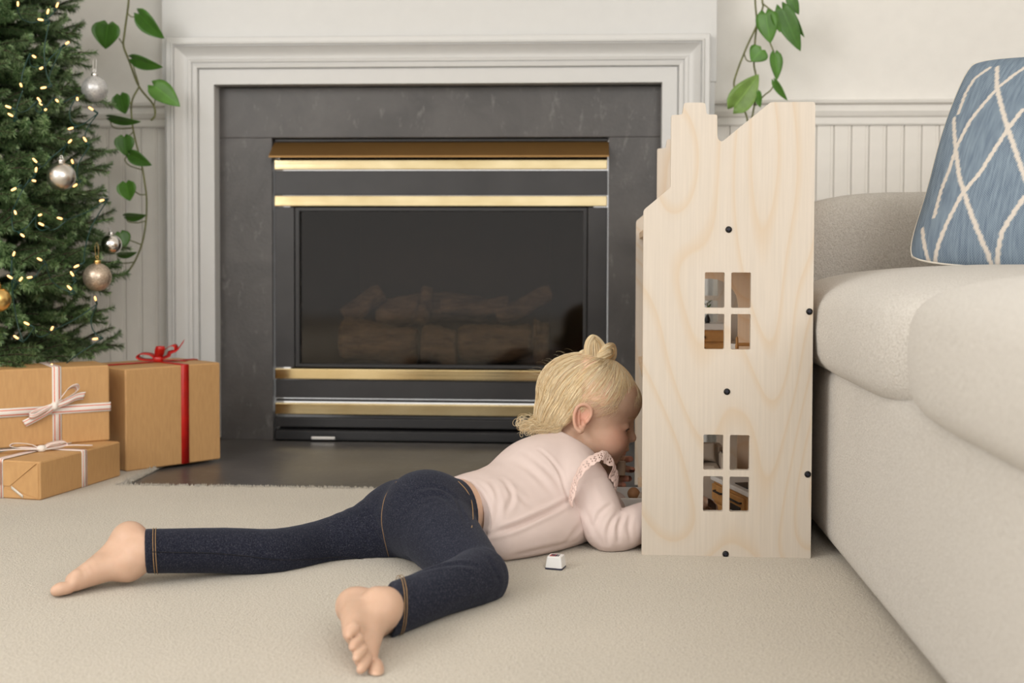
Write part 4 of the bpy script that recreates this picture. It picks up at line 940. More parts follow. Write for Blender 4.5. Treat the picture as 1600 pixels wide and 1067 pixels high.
# ------------------------------------------------------------------ pothos vines
def leaf(root, base, tip, wpx, Y, roll=0.0, mat='leaf_green', dY=0.0, curl=0.12, heart=True, fold=0.22):
    b = P(*base, Y); t = P(*tip, Y - dY); L = (t - b); ln = L.length; L.normalize()
    n = -Vector((0, 1, 0)); n = (n - L * n.dot(L)).normalized(); s = L.cross(n)
    R = Matrix.Rotation(roll, 3, L); n = R @ n; s = R @ s; w = wpx / F_PX * Y / 2 / max(0.35, math.cos(roll))
    K = 11; J = 3; vs = []; fs = []; uvs = []
    def half(tt):                  # outline of half a heart: parameter 0..1 from the lobes to the tip
        return (math.sin(PI * min(1, tt) ** 0.62) ** 0.75 if 0 < tt < 1 else 0.0) * (1 - 0.18 * tt)
    hmax = max(half(k / 60) for k in range(61))
    for side in (0, 1):
        for i in range(K + 1):
            t_ = i / K; hw = w * half(0.02 + 0.98 * t_) / hmax
            if i == K: hw = 0.0
            for j in range(-J, J + 1):
                f = j / J; x = hw * f
                lobe = -0.20 * ln * (max(0, 1 - t_ * 2.6) ** 1.5) * (abs(f) ** 0.8) * (1.0 if heart else 0.2) * (1 - max(0, abs(f) - 0.75) * 1.8)
                y = t_ * ln + lobe
                z = fold * abs(x) - curl * ln * (t_ - 0.25) ** 2 - 0.05 * abs(f) ** 2 * w + (0.0004 if side == 0 else -0.0004)
                vs.append(b + L * y + s * x + n * z)
    m = (K + 1) * (2 * J + 1)
    for side in (0, 1):
        for i in range(K):
            for j in range(2 * J):
                a = side * m + i * (2 * J + 1) + j; q = (a, a + 1, a + 2 * J + 2, a + 2 * J + 1)
                uu = [(j / (2 * J), i / K), ((j + 1) / (2 * J), i / K), ((j + 1) / (2 * J), (i + 1) / K), (j / (2 * J), (i + 1) / K)]
                fs.append(q if side == 0 else tuple(reversed(q))); uvs.append(uu if side == 0 else list(reversed(uu)))
    for i in range(K):              # rim
        for j in (0, 2 * J):
            a = i * (2 * J + 1) + j; q = (a, a + 2 * J + 1, a + 2 * J + 1 + m, a + m); fs.append(q); uvs.append([(0.2, 0)] * 4)
    for j in range(2 * J): fs.append((j, j + m, j + 1 + m, j + 1)); uvs.append([(0.2, 0)] * 4)
    return obj('leaf', MB().add(vs, fs, uvs, True), mat, root)
def stem(root, pts, Y, w=0.0026, name='stem', jig=0.0):
    return obj(name, MB().tube(bez([P(px, py, Y + (jig if i % 2 else -jig)) for i, (px, py) in enumerate(pts)], 5), w, 7), 'vine_stem', root)
YV = 3.07
vl = thing('pothos_vine', P(209, 411, YV), 'long trailing pothos vine of small heart leaves hanging beside the Christmas tree', 'vine')
stem(vl, [(202, -60), (201, 0), (196, 40), (194, 56), (193, 72), (202, 96), (217, 135), (239, 163), (242, 180), (236, 188)], YV)
stem(vl, [(217, 136), (207, 155), (205, 174), (208, 202), (215, 233), (222, 261), (227, 292), (229, 312), (228, 346), (222, 380), (209, 411), (193, 430), (174, 429)], YV, 0.0023)
for p_ in ([(199, 20), (205, 26), (215, 26)], [(186, 60), (190, 66), (193, 71)], [(217, 132), (211, 112), (207, 97)], [(241, 165), (243, 150), (243, 136)], [(205, 170), (203, 160), (190, 150)], [(207, 200), (188, 201), (176, 198), (172, 188)],
           [(208, 206), (203, 211), (196, 211)], [(221, 265), (203, 259), (195, 250), (200, 242)], [(227, 304), (219, 304), (211, 299), (200, 288)], [(228, 345), (215, 348), (200, 346), (198, 338)], [(220, 382), (210, 378), (200, 374), (192, 366)], [(211, 409), (198, 411), (188, 410), (183, 402)]): stem(vl, p_, YV - 0.004, 0.0015, 'petiole')
for a in (((169, 38), (163, 76), 50, 0.15), ((217, 22), (254, 61), 31, 0.5, 'leaf_green'), ((207, 92), (253, 107), 20, 0.75), ((240, 134), (281, 165), 33, -0.35, 'leaf_mid'), ((188, 149), (195, 178), 32, 0.1), ((172, 184), (219, 193), 13, 1.0),
          ((194, 214), (197, 244), 32, -0.1), ((203, 241), (236, 259), 23, 0.3), ((197, 286), (202, 314), 33, 0.05, 'leaf_mid'), ((197, 338), (228, 338), 13, 1.0), ((188, 364), (196, 388), 24, -0.5), ((185, 398), (214, 396), 10, 1.05)):
    leaf(vl, a[0], a[1], a[2], YV - 0.015, a[3], a[4] if len(a) > 4 else 'leaf_green')
YV2 = 3.12
vr = thing('pothos_vine', P(1166, 180, YV2), 'pothos vine with paler leaves hanging behind the dollhouse roof', 'vine')
stem(vr, [(1180, -60), (1180, 0), (1182.5, 34), (1180, 62), (1178, 99), (1181, 118), (1181, 150), (1177, 174), (1172, 200)], YV2, 0.0024)
stem(vr, [(1188, -60), (1191, 0), (1192, 11), (1182, 41), (1167, 73), (1151, 114), (1147, 135), (1156, 157), (1166, 180), (1170, 200)], YV2 - 0.01, 0.0024)
stem(vr, [(1192, 6), (1206, 17), (1221, 29), (1229, 32), (1239, 25)], YV2 - 0.012, 0.002)
stem(vr, [(1203, 66), (1207, 76), (1210, 84)], YV2 - 0.012, 0.0018, 'petiole'); stem(vr, [(1213, 124), (1205, 140), (1193, 150), (1181, 165)], YV2 - 0.008, 0.0018)
stem(vr, [(1163, 85), (1167, 94), (1176, 95), (1190, 80)], YV2 - 0.012, 0.0016, 'petiole'); stem(vr, [(1148, 140), (1143, 155), (1143, 167)], YV2 - 0.012, 0.0016, 'petiole'); stem(vr, [(1187, 20), (1184, 30), (1190, 40)], YV2 - 0.012, 0.0016, 'petiole')
for b_, t_, w_, ro, m_ in (((1196, 21), (1204, 67), 34, 0.1, 'leaf_mid'), ((1222, 14), (1250, 80), 30, 0.35, 'leaf_green'), ((1234, -6), (1248, 23), 17, 0.3, 'leaf_green'), ((1241, 26), (1255, 59), 7, 1.0, 'leaf_mid'), ((1190, 78), (1174, 96), 32, 0.1, 'leaf_mid'),
                           ((1211, 84), (1215, 125), 21, -0.3, 'leaf_mid'), ((1147, 167), (1187, 116), 40, 0.2, 'leaf_light'), ((1184, 144), (1187, 168), 11, 0.8, 'leaf_mid'), ((1210, 127), (1229, 158), 10, 0.8, 'leaf_mid'), ((1209, 22), (1220, 50), 16, -0.4, 'leaf_mid')):
    leaf(vr, b_, t_, w_, YV2 - 0.02, ro, m_)
# ------------------------------------------------------------------ the girl: smooth-blended volumes turned into one continuous skin
V = lambda *a: np.array(a[0] if len(a) == 1 else a, dtype=np.float64)
def PP(px, py, Y): return V(tuple(P(px, py, Y)))
class Vol:
    def __init__(s): s.ops = []
    def _add(s, fn, pts, r, mode, k):
        pts = np.atleast_2d(np.array(pts)); m = r + max(k, 0.008) + 0.004
        s.ops.append((fn, pts.min(0) - m, pts.max(0) + m, mode, k)); return s
    def chain(s, pts, k=0.012, mode='+', off=0.0, sub=3):      # pts = [(point, radius)]; resampled to a smooth taper
        A = np.array([np.append(p, r + off) for p, r in pts]); q = np.vstack([2 * A[0] - A[1], A, 2 * A[-1] - A[-2]]); out = []
        if len(A) > 2:
            for i in range(1, len(q) - 2):
                a, b, c, d = q[i - 1:i + 3]
                for j in range(sub):
                    t = j / sub; out.append(0.5 * (2 * b + (c - a) * t + (2 * a - 5 * b + 4 * c - d) * t * t + (3 * b - a - 3 * c + d) * t ** 3))
            A = np.array(out + [A[-1]])
        def fn(p):
            D = None; p2 = np.einsum('ij,ij->i', p, p); PA = p @ A[:, :3].T
            for i in range(len(A) - 1):
                a, b = A[i], A[i + 1]; ba = b[:3] - a[:3]; bb = max(ba @ ba, 1e-12); aa = a[:3] @ a[:3]
                pr = PA[:, i + 1] - PA[:, i] - a[:3] @ ba; t = np.clip(pr / bb, 0, 1)
                d = np.sqrt(np.maximum(p2 - 2 * PA[:, i] + aa - 2 * t * pr + t * t * bb, 0)) - (a[3] + (b[3] - a[3]) * t); D = d if D is None else np.minimum(D, d)
            return D
        return s._add(fn, A[:, :3], A[:, 3].max(), mode, k)
    def ell(s, c, r, R=None, k=0.012, mode='+'):
        c = V(c); r = V(r); R = np.eye(3) if R is None else np.array(R)
        def fn(p):
            q = (p - c) @ R; k0 = np.linalg.norm(q / r, axis=1); k1 = np.linalg.norm(q / (r * r), axis=1); return k0 * (k0 - 1) / np.maximum(k1, 1e-9)
        return s._add(fn, [c], r.max(), mode, k)
    def tubeell(s, pts, R, k=0.015, mode='+', off=0.0):   # chain of (point, half width, half height), lateral direction R[0], up direction R[1]
        lat, up = V(R[0]), V(R[1])
        A = [(V(p), a + off, b + off) for p, a, b in pts]
        def fn(p):
            D = None
            for (a, wa, ha), (b, wb, hb) in zip(A[:-1], A[1:]):
                ba = b - a; w = p - a; t = np.clip(w @ ba / (ba @ ba), 0, 1); q = w - t[:, None] * ba
                rw = wa + (wb - wa) * t; rh = ha + (hb - ha) * t; x = q @ lat; z = q @ up; rest = q - x[:, None] * lat - z[:, None] * up; y = np.linalg.norm(rest, axis=1)
                k0 = np.sqrt((x / rw) ** 2 + (z / rh) ** 2 + (y / rh) ** 2); k1 = np.sqrt((x / rw ** 2) ** 2 + (z / rh ** 2) ** 2 + (y / rh ** 2) ** 2)
                d = np.where(k1 > 1e-6, k0 * (k0 - 1) / np.maximum(k1, 1e-9), -np.minimum(rw, rh)); D = d if D is None else np.minimum(D, d) if False else (D if D is None else s.smin(D, d, 0.02))
            return D
        return s._add(fn, [a for a, _, _ in A], max(max(w, h) for _, w, h in A), mode, k)
    def half(s, c, n, lo, hi, k=0.002):           # cut away the half-space beyond the plane, inside the given box
        c = V(c); n = V(n) / np.linalg.norm(n); s.ops.append((lambda p: -((p - c) @ n), V(lo), V(hi), '-', k)); return s
    @staticmethod
    def smin(a, b, k):
        if k <= 0: return np.minimum(a, b)
        h = np.clip(0.5 + 0.5 * (b - a) / k, 0, 1); return b + (a - b) * h - k * h * (1 - h)
    def field(s, p, lo=None, hi=None):
        D = np.full(len(p), 0.08)
        for fn, l, h, mode, k in s.ops:
            if lo is not None and (np.any(h < lo) or np.any(l > hi)): continue
            if lo is None:
                m = np.all((p >= l) & (p <= h), axis=1)
                if not m.any(): continue
                d = fn(p[m]); D[m] = s.smin(D[m], d, k) if mode == '+' else -s.smin(-D[m], d, k)
            elif mode == '-' and 'half' in fn.__qualname__:
                m = np.all((p >= l) & (p <= h), axis=1)
                if m.any(): D[m] = -s.smin(-D[m], fn(p[m]), k)
            else:
                d = fn(p); D = s.smin(D, d, k) if mode == '+' else -s.smin(-D, d, k)
        return D
    def mesh(s, h, smooth=2):
        adds = [o for o in s.ops if o[3] == '+']; lo = np.min([o[1] for o in adds], 0); hi = np.max([o[2] for o in adds], 0)
        n = 26; B = n * h; nb = np.ceil((hi - lo) / B).astype(int)
        G = np.stack(np.meshgrid(*[np.arange(m) for m in nb], indexing='ij'), -1).reshape(-1, 3)
        ctr = lo + (G + 0.5) * B; keep = np.abs(s.field(ctr)) < B * 0.87 * 1.7 + 0.004; G = G[keep]
        ii = np.arange(n + 2); L = np.stack(np.meshgrid(ii, ii, ii, indexing='ij'), -1).reshape(-1, 3); S = n + 2
        BIG = 4096; VI, VP, Q = [], [], []
        off = np.array([(a, b, c) for a in (0, 1) for b in (0, 1) for c in (0, 1)])
        edges = [(i, j) for i in range(8) for j in range(8) if i < j and np.abs(off[i] - off[j]).sum() == 1]
        for g in G:
            i0 = g * n - 1; pts = lo + (L + i0) * h
            F = s.field(pts, pts.min(0), pts.max(0)).reshape(S, S, S)
            if F.min() > 0 or F.max() < 0: continue
            ins = F < 0; cnt = np.zeros((S - 1,) * 3, int)
            for a, b, c in off: cnt += ins[a:S - 1 + a, b:S - 1 + b, c:S - 1 + c]
            cells = np.argwhere((cnt > 0) & (cnt < 8))
            if len(cells) == 0: continue
            cv = np.stack([F[cells[:, 0] + a, cells[:, 1] + b, cells[:, 2] + c] for a, b, c in off], 1)
            sm = np.zeros((len(cells), 3)); ct = np.zeros(len(cells))
            for i, j in edges:
                x, y = cv[:, i], cv[:, j]; m = (x < 0) != (y < 0); t = np.where(m, x / np.where(m, x - y, 1), 0)
                sm += m[:, None] * (off[i] + t[:, None] * (off[j] - off[i])); ct += m
            VI.append(((cells + i0 + 1) @ np.array([BIG * BIG, BIG, 1])).astype(np.int64)); VP.append(lo + (cells + i0 + sm / ct[:, None]) * h)
            for ax in range(3):
                e = [0, 0, 0]; e[ax] = 1
                A = ins[1:S - 1, 1:S - 1, 1:S - 1]; Bn = ins[1 + e[0]:S - 1 + e[0], 1 + e[1]:S - 1 + e[1], 1 + e[2]:S - 1 + e[2]]
                w = np.argwhere(A != Bn) + 1
                if len(w) == 0: continue
                fl_ = ins[w[:, 0], w[:, 1], w[:, 2]]; u_, v_ = [(1, 2), (2, 0), (0, 1)][ax]
                du = np.zeros(3, int); du[u_] = 1; dv = np.zeros(3, int); dv[v_] = 1
                q = np.stack([((w - a + i0 + 1) @ np.array([BIG * BIG, BIG, 1])) for a in (du + dv, dv, 0 * du, du)], 1)
                q[~fl_] = q[~fl_][:, ::-1]; Q.append(q)
        ids, first = np.unique(np.concatenate(VI), return_index=True); pos = np.concatenate(VP)[first]; q = np.concatenate(Q)
        ix = np.searchsorted(ids, q); ok = np.all((ix < len(ids)), 1); ix = ix[ok]; ok = np.all(ids[ix] == q[ok], 1); ix = ix[ok]
        us, ix = np.unique(ix, return_inverse=True); ix = ix.reshape(-1, 4); pos = pos[us]
        for _ in range(smooth):
            X = np.concatenate([ix[:, k] for k in range(4)] * 2); Y_ = np.concatenate([ix[:, (k + 1) % 4] for k in range(4)] + [ix[:, (k - 1) % 4] for k in range(4)])
            c = np.bincount(X, minlength=len(pos)); acc = np.stack([np.bincount(X, pos[Y_, k], minlength=len(pos)) for k in range(3)], 1)
            pos = pos * 0.5 + 0.5 * acc / np.maximum(c, 1)[:, None]
        return pos, ix
def mesh_np(name, pos, quads, origin):
    me = bpy.data.meshes.new(name); me.vertices.add(len(pos)); me.vertices.foreach_set('co', (pos - origin).astype(np.float32).reshape(-1))
    me.loops.add(len(quads) * 4); me.loops.foreach_set('vertex_index', quads.astype(np.int32).reshape(-1))
    me.polygons.add(len(quads)); me.polygons.foreach_set('loop_start', np.arange(0, len(quads) * 4, 4, dtype=np.int32))
    me.update(calc_edges=True); me.validate(); me.polygons.foreach_set('use_smooth', [True] * len(me.polygons)); return me

# ---- pose: joints from the photograph, each at its own distance
ORG = V(-0.25, 1.95, 0.0)
pel = PP(672, 803, 1.98); wai = PP(745, 800, 2.04); che = PP(828, 757, 2.12); sho = PP(872, 727, 2.17)
axis = sho - pel; axis[2] = 0; axis /= np.linalg.norm(axis); lat = V(axis[1], -axis[0], 0); UPV = V(0, 0, 1)
ax3 = (sho - pel) / np.linalg.norm(sho - pel); upt = np.cross(lat, ax3); upt = upt if upt[2] > 0 else -upt
RS = PP(912, 752, 2.085); RE = PP(953, 833, 2.045); RW = V(0.142, 2.088, 0.058); 
LS = PP(905, 735, 2.25); LE = PP(935, 815, 2.33); LW = PP(945, 752, 2.285)
Lleg = [(PP(622, 822, 2.01), .060), (PP(560, 836, 1.985), .0455), (PP(500, 850, 1.95), .0365), (PP(430, 864, 1.885), .0365), (PP(350, 860, 1.84), .0335), (PP(222, 861, 1.777), .0315)]
Rleg = [(PP(668, 812, 1.955), .064), (PP(702, 850, 1.865), .054), (PP(738, 896, 1.775), .045), (PP(744, 904, 1.745), .0415), (PP(690, 922, 1.665), .0335), (PP(588, 962, 1.558), .0335)]
def nrmz(v): return v / np.linalg.norm(v)

# ---- head frame
HC = PP(922, 640, 2.22); ha, hb, hroll = math.radians(3), math.radians(14), math.radians(-3)
hf = V(math.cos(ha) * math.cos(hb), math.sin(ha) * math.cos(hb), -math.sin(hb)); hl = nrmz(np.cross(UPV, hf)); hu = np.cross(hf, hl)
hl, hu = hl * math.cos(hroll) + hu * math.sin(hroll), hu * math.cos(hroll) - hl * math.sin(hroll)
RH = np.stack([hf, hl, hu], 1)
def H(x, y, z): return HC + RH @ V(x, y, z)
def add_head(b):
    b.ell(H(-.010, 0, .024), (.086, .070, .070), RH, .012)
    b.ell(H(.040, 0, .026), (.0455, .050, .042), RH, .014)                # forehead
    b.ell(H(.026, 0, -.030), (.052, .054, .052), RH, .016)                # face
    for y in (-1, 1): b.ell(H(.047, y * .029, -.043), (.027, .024, .026), RH, .014)    # cheeks
    b.ell(H(.051, 0, -.072), (.020, .020, .015), RH, .018)                # chin
    b.ell(H(.008, 0, -.060), (.036, .040, .022), RH, .018)                # jaw
    for y in (-1, 1): b.ell(H(.0735, y * .029, -.0135), (.0135, .0135, .0098), RH, .007, '-')   # eye sockets
    
    for y in (-1, 1):                                                        # closed lids, then the slit between them
        ec = H(.0595, y * .0268, -.0135); b.ell(ec, (.0124, .0124, .0120), RH, .0045)
        sl = []
        for k in range(11):
            a = -1.0 + 2.0 * k / 10 - y * 0.15 * 0; el = -.36 + .10 * (1 - a * a) - .06 * a * a
            sl.append((ec + (hf * math.cos(a) * math.cos(el) + hl * math.sin(a) * math.cos(el) + hu * math.sin(el)) * .0124, .0011 + .0030 * (1 - a * a)))
        b.chain(sl, .0006, '-', sub=2)
    b.chain([(H(.073, 0, -.008), .0065), (H(.079, 0, -.022), .0070), (H(.0835, 0, -.030), .0078)], .008)    # nose
    for y in (-1, 1): b.ell(H(.0765, y * .0075, -.033), (.0062, .0050, .0050), RH, .004)
    b.ell(H(.0725, 0, -.046), (.0085, .012, .0075), RH, .007)
    b.chain([(H(.071, -.013, -.0545), .0030), (H(.0785, -.005, -.0515), .0042), (H(.0790, 0, -.0520), .0038), (H(.0785, .005, -.0515), .0042), (H(.071, .013, -.0545), .0030)], .003)
    b.chain([(H(.070, -.012, -.0565), .0028), (H(.0755, 0, -.0600), .0046), (H(.070, .012, -.0565), .0028)], .003)
    b.chain([(H(.070, -.014, -.0560), .0010), (H(.0825, 0, -.0560), .0011), (H(.070, .014, -.0560), .0010)], .0015, '-')
    for y in (-1, 1):                                                        # ears
        e = lambda x, z, o=0.0: H(-.0150 + x, y * (.0665 + o), -.014 + z)
        b.ell(e(0, 0, -.004), (.0135, .0050, .0215), RH, .006)
        rim = [(.010, -.002), (.0135, .010), (.0095, .0205), (-.001, .0245), (-.0110, .0195), (-.0145, .008), (-.0125, -.006), (-.0065, -.0175), (.0015, -.0225)]
        b.chain([(e(x, z, .0015 + .0025 * (1 if x < 0.004 else 0.3)), .0031) for x, z in rim], .0030)
        b.ell(e(.003, -.0195, .000), (.0062, .0038, .0068), RH, .004)
        b.ell(e(-.002, .006, .0035), (.0080, .0048, .0115), RH, .0025, '-')
        b.ell(e(.0015, -.006, .003), (.0050, .0060, .0065), RH, .002, '-')
        b.chain([(e(-.008, .012, -.0002), .0020), (e(-.006, .000, 0), .0022), (e(-.002, -.011, -.0002), .0020)], .002)
        b.ell(e(.0085, -.004, .0008), (.0030, .0026, .0042), RH, .002)
def add_foot(b, ank, F, U, S, sgn, toes_spread=1.0, K=1.0, big=0.0):
    # F to the toes, U to the instep, S to the big-toe side
    f = lambda x, y, z: ank + (F * x + S * y + U * z) * K
    b.chain([(f(-.008, 0, .006), .0185), (f(-.030, .001, -.026), .0220)], .014)
    b.ell(f(-.033, 0, -.024), (.021, .0205, .0215), np.stack([F, S, U], 1), .010)
    b.chain([(f(.002, 0, -.004), .0195), (f(.026, .002, -.019), .0205), (f(.052, .007, -.027), .0165), (f(.066, .011, -.030), .0140)], .014)
    b.chain([(f(-.022, -.006, -.028), .0175), (f(.020, -.012, -.030), .0150), (f(.052, -.014, -.033), .0125)], .014)
    b.ell(f(.000, .0180, .001), (.0075, .0060, .0080), np.stack([F, S, U], 1), .010); b.ell(f(-.004, -.0180, -.002), (.0075, .0060, .0080), np.stack([F, S, U], 1), .010)
    for i, (y0, y1, L, r, x0) in enumerate(((.0155, .0190, .0300, .0090, .064), (.0045, .0055, .0285, .0062, .066), (-.0045, -.0050, .0260, .0058, .063), (-.0125, -.0140, .0235, .0055, .058), (-.0195, -.0225, .0200, .0053, .052))):
        y1 *= toes_spread
        g_ = big if i == 0 else 0.0; b.chain([(f(x0 - .004, y0, -.032), r * 1.15), (f(x0 + L * .45, (y0 + y1) / 2, -.028 + g_ * .5), r * 0.92), (f(x0 + L * .80, y1, -.034 + g_ * .9), r * 1.05), (f(x0 + L, y1, -.037 + g_ * 1.2), r * 0.86)], .0016)
def add_hand(b, w, F, Nn, S, curl, r0=.0060, spread=0.0, thumb=0.6):
    # F along the fingers, Nn out of the palm, S to the thumb side
    f = lambda x, y, z: w + F * x + S * y + Nn * z
    b.ell(f(.024, 0, 0), (.025, .020, .0105), np.stack([F, S, Nn], 1), .010)
    b.chain([(f(-.004, 0, 0), .0165), (f(.012, 0, 0), .0145)], .012)
    for i, (y, L) in enumerate(((.0145, .034), (.0048, .037), (-.0048, .035), (-.0140, .028))):
        p = f(.041, y, -.001); a = 0.15; pts = [(p, r0 * 1.08)]; yy = y * spread
        for j, s_ in enumerate((.46, .30, .24)):
            a += curl[j] * (1 + 0.06 * i); p = p + (F * math.cos(a) + Nn * math.sin(a)) * L * s_ + S * yy * 0.1; pts.append((p, r0 * (1.0, .92, .80)[j]))
        b.chain(pts, .0022, sub=3)
    b.chain([(f(.006, .014, .004), .0085), (f(.020, .024, .010), .0072), (f(.030, .024, .010 + .010 * thumb), .0066), (f(.040, .018, .014 + .012 * thumb), .0056)], .004, sub=3)

body = Vol()
body.tubeell([(pel, .078, .058), (wai, .066, .050), (che, .074, .055), (sho, .070, .046)], (lat, upt), .02)
for q in (Lleg, Rleg): body.chain([(p, r - .009) for p, r in q], .02)
body.chain([(sho + V(0, 0, .005), .036), (PP(893, 697, 2.19), .034), (H(-.022, 0, -.045), .036)], .015)
add_head(body)
body.chain([(sho, .040), (RS, .032), ((RS + RE) / 2, .028), (RE, .0245), ((RE + RW) / 2, .0235), (RW, .0165)], .012)
body.chain([(sho, .040), (LS, .030), ((LS + LE) / 2, .027), (LE, .0235), ((LE + LW) / 2, .022), (LW, .0165)], .012)
# hands
hF = nrmz(V(.74, .34, .16)); hN = nrmz(V(.25, .15, -.95)); hN = nrmz(hN - hF * (hN @ hF)); hS = np.cross(hN, hF)
add_hand(body, RW + hF * .012, hF, hN, hS * (1 if hS[1] > 0 else -1), (0.55, 0.8, 0.6))
lw = PP(948, 742, 2.275); kF = nrmz(V(.86, -.30, .16)); kS = nrmz(V(-.1, .0, 1.0)); kS = nrmz(kS - kF * (kS @ kF)); kN = np.cross(kF, kS); kN = kN if kN[1] < 0 else -kN
LW2 = PP(946, 742, 2.285)
body.chain([(LW, .0165), (LW2, .0155)], .01)
body.ell(PP(955, 733, 2.287), (.020, .010, .022), None, .01)
fing = [((958, 722), (972, 718), (985, 717)), ((959, 733), (974, 732), (988, 734)), ((957, 744), (970, 747), (983, 748)), ((954, 753), (964, 758), (974, 758))]
for i, (a_, b_, c_) in enumerate(fing):
    body.chain([(PP(*a_, 2.288), .0068), (PP(*b_, 2.286), .0064), (PP((b_[0] + c_[0]) / 2, (b_[1] + c_[1]) / 2, 2.274), .0060), (PP(*c_, 2.262), .0054)], .002, sub=3)
body.chain([(PP(953, 726, 2.28), .008), (PP(958, 716, 2.262), .0068), (PP(966, 714, 2.25), .006), (PP(972, 716, 2.245), .0052)], .003, sub=3)
# feet
heelL, heelR = PP(205, 845, 1.79), V(-.2895, 1.548, .0385)
F_ = nrmz(V(-.54, -.61, -.57)); S_ = V(-.06, -1, .10); S_ = nrmz(S_ - F_ * (S_ @ F_)); U_ = np.cross(S_, F_); La = heelL + F_ * .033 + U_ * .024 + V(0, 0, .005)
body.chain([(Lleg[-1][0], .0225), (PP(222, 861, 1.775), .0240), (La + U_ * .002, .0225)], .012); add_foot(body, La, F_, U_, S_, 1)
F2_ = nrmz(V(.040, -.130, -.022)); S2_ = V(.30, .25, -.92); S2_ = nrmz(S2_ - F2_ * (S2_ @ F2_)); U2_ = np.cross(F2_, S2_); U2_ = U2_ if U2_[0] > 0 else -U2_
Ra = heelR + (F2_ * .033 + U2_ * .024) * 1.14 + V(0, 0, .004)
body.chain([(Rleg[-1][0], .0235), (PP(592, 957, 1.552), .0215), (Ra + U2_ * .002, .0235)], .012); add_foot(body, Ra, F2_, U2_, S2_, -1, K=1.14, big=.010)
def largest(pos, q):
    lab = np.arange(len(pos))
    while True:
        m = lab[q].min(1); n_ = lab.copy(); np.minimum.at(n_, q.reshape(-1), np.repeat(m, 4)); n_ = n_[n_]
        if (n_ == lab).all(): break
        lab = n_
    big = np.bincount(lab).argmax(); keep = lab == big
    new = np.cumsum(keep) - 1; return pos[keep], new[q[keep[q[:, 0]]]]
pos, quads = largest(*body.mesh(0.0016, 1))
pos[:, 2] = np.where(pos[:, 2] < .002, .002 + (pos[:, 2] - .002) * .05, pos[:, 2])
me = mesh_np('person', pos, quads, ORG)
blush = np.zeros(len(pos))
def dab(c, r, s):
    global blush
    blush = np.maximum(blush, s * np.exp(-(np.linalg.norm(pos - c, axis=1) / r) ** 2))
for y in (-1, 1): dab(H(.055, y * .038, -.035), .030, .50); dab(H(-.016, y * .070, -.012), .020, .60)
for c_ in (H(.0785, 0, -.052), H(.0755, 0, -.060), H(.074, .008, -.056), H(.074, -.008, -.056)): dab(c_, .0055, .9)
dab(H(.086, 0, -.031), .008, .35)
for a_, F0, S0 in ((La, F_, S_), (Ra, F2_, S2_)):
    for y in (.017, .005, -.005, -.014, -.021): dab(a_ + F0 * .085 + S0 * y - .0 * S0, .016, .55)
    dab(a_ - F0 * .046 + V(0, 0, -.0), .022, .40)
for a_, b_, c_ in fing: dab(PP(*c_, 2.262), .016, .75)
at = me.attributes.new('blush', 'FLOAT', 'POINT'); at.data.foreach_set('value', blush.astype(np.float32))
me.materials.append(M['skin'])
person = bpy.data.objects.new('person', me); COL.objects.link(person); person.location = ORG
tag(person, 'blond toddler in pink ruffled top and dark leggings lying on the carpet', 'person')
def pchild(name, pq, mat): 
    m_ = mesh_np(name, pq[0], pq[1], ORG); m_.materials.append(M[mat]); o = bpy.data.objects.new(name, m_); COL.objects.link(o); o.parent = person; return o

# ---- leggings
# surface helper: bring image points onto a cloth surface (nearest point of the mesh to the viewing line, on the near side)
def onto(posarr, px, py, lift=0.0008):
    d = np.array(ray(px, py)); d /= np.linalg.norm(d); o = np.array(CAM_POS); w = posarr - o; t = w @ d; perp = np.linalg.norm(w - t[:, None] * d, axis=1)
    m = perp < 0.0045
    if not m.any(): m = perp <= perp.min() + 1e-4
    tt = t[m].min(); near = m & (t < tt + 0.02); q = o + d * t[near][np.argmin(perp[near])]
    return Vector(q - d * lift)
def normals(pos, q):
    a = pos[q[:, 2]] - pos[q[:, 0]]; b = pos[q[:, 3]] - pos[q[:, 1]]; fnm = np.cross(a, b); N_ = np.zeros_like(pos)
    for k in range(3): N_[:, k] = sum(np.bincount(q[:, c], fnm[:, k], minlength=len(pos)) for c in range(4))
    return N_ / np.maximum(np.linalg.norm(N_, axis=1), 1e-12)[:, None]
def crease(pos, q, items):            # items = (image polyline, depth, width): a furrow with a soft ridge beside it, pressed into the cloth
    N_ = normals(pos, q); out_ = pos.copy()
    for pl, dep, wid in items:
        pts = bez([onto(pos, a, b, 0.0) for a, b in pl], 6); pts = np.array([tuple(p) for p in pts])
        lo, hi = pts.min(0) - wid * 4, pts.max(0) + wid * 4; m = np.where(np.all((pos > lo) & (pos < hi), axis=1))[0]
        if len(m) == 0: continue
        w = pos[m]; best = np.full(len(m), 9.0); tb = np.zeros(len(m)); sg = np.zeros(len(m))
        for i, (a, b) in enumerate(zip(pts[:-1], pts[1:])):
            ba = b - a; t = np.clip((w - a) @ ba / max(ba @ ba, 1e-12), 0, 1); v = w - a - t[:, None] * ba; d = np.linalg.norm(v, axis=1); u = d < best
            best[u] = d[u]; tb[u] = (i + t[u]) / (len(pts) - 1)
        env = np.sin(PI * np.clip(tb * .94 + .03, 0, 1)) ** .6
        prof = -np.exp(-(best / wid) ** 2) + 0.55 * np.exp(-((best - 1.9 * wid) / (1.0 * wid)) ** 2)
        out_[m] += N_[m] * (dep * env * prof)[:, None]
    return out_
def wrinkle(v, pts, r, k=.006): v.chain([(p, r) for p in pts], k, '-', sub=4)
leg = Vol()
leg.tubeell([(pel - ax3 * .01, .083, .062), (wai, .074, .052), (wai + ax3 * .03, .074, .052)], (lat, upt), .02)
leg.ell(PP(666, 800, 1.965), (.066, .066, .064), None, .02)            # right buttock
leg.ell(PP(624, 806, 2.02), (.056, .058, .056), None, .02)             # left buttock
leg.chain(Lleg, .026); leg.chain(Rleg, .022)
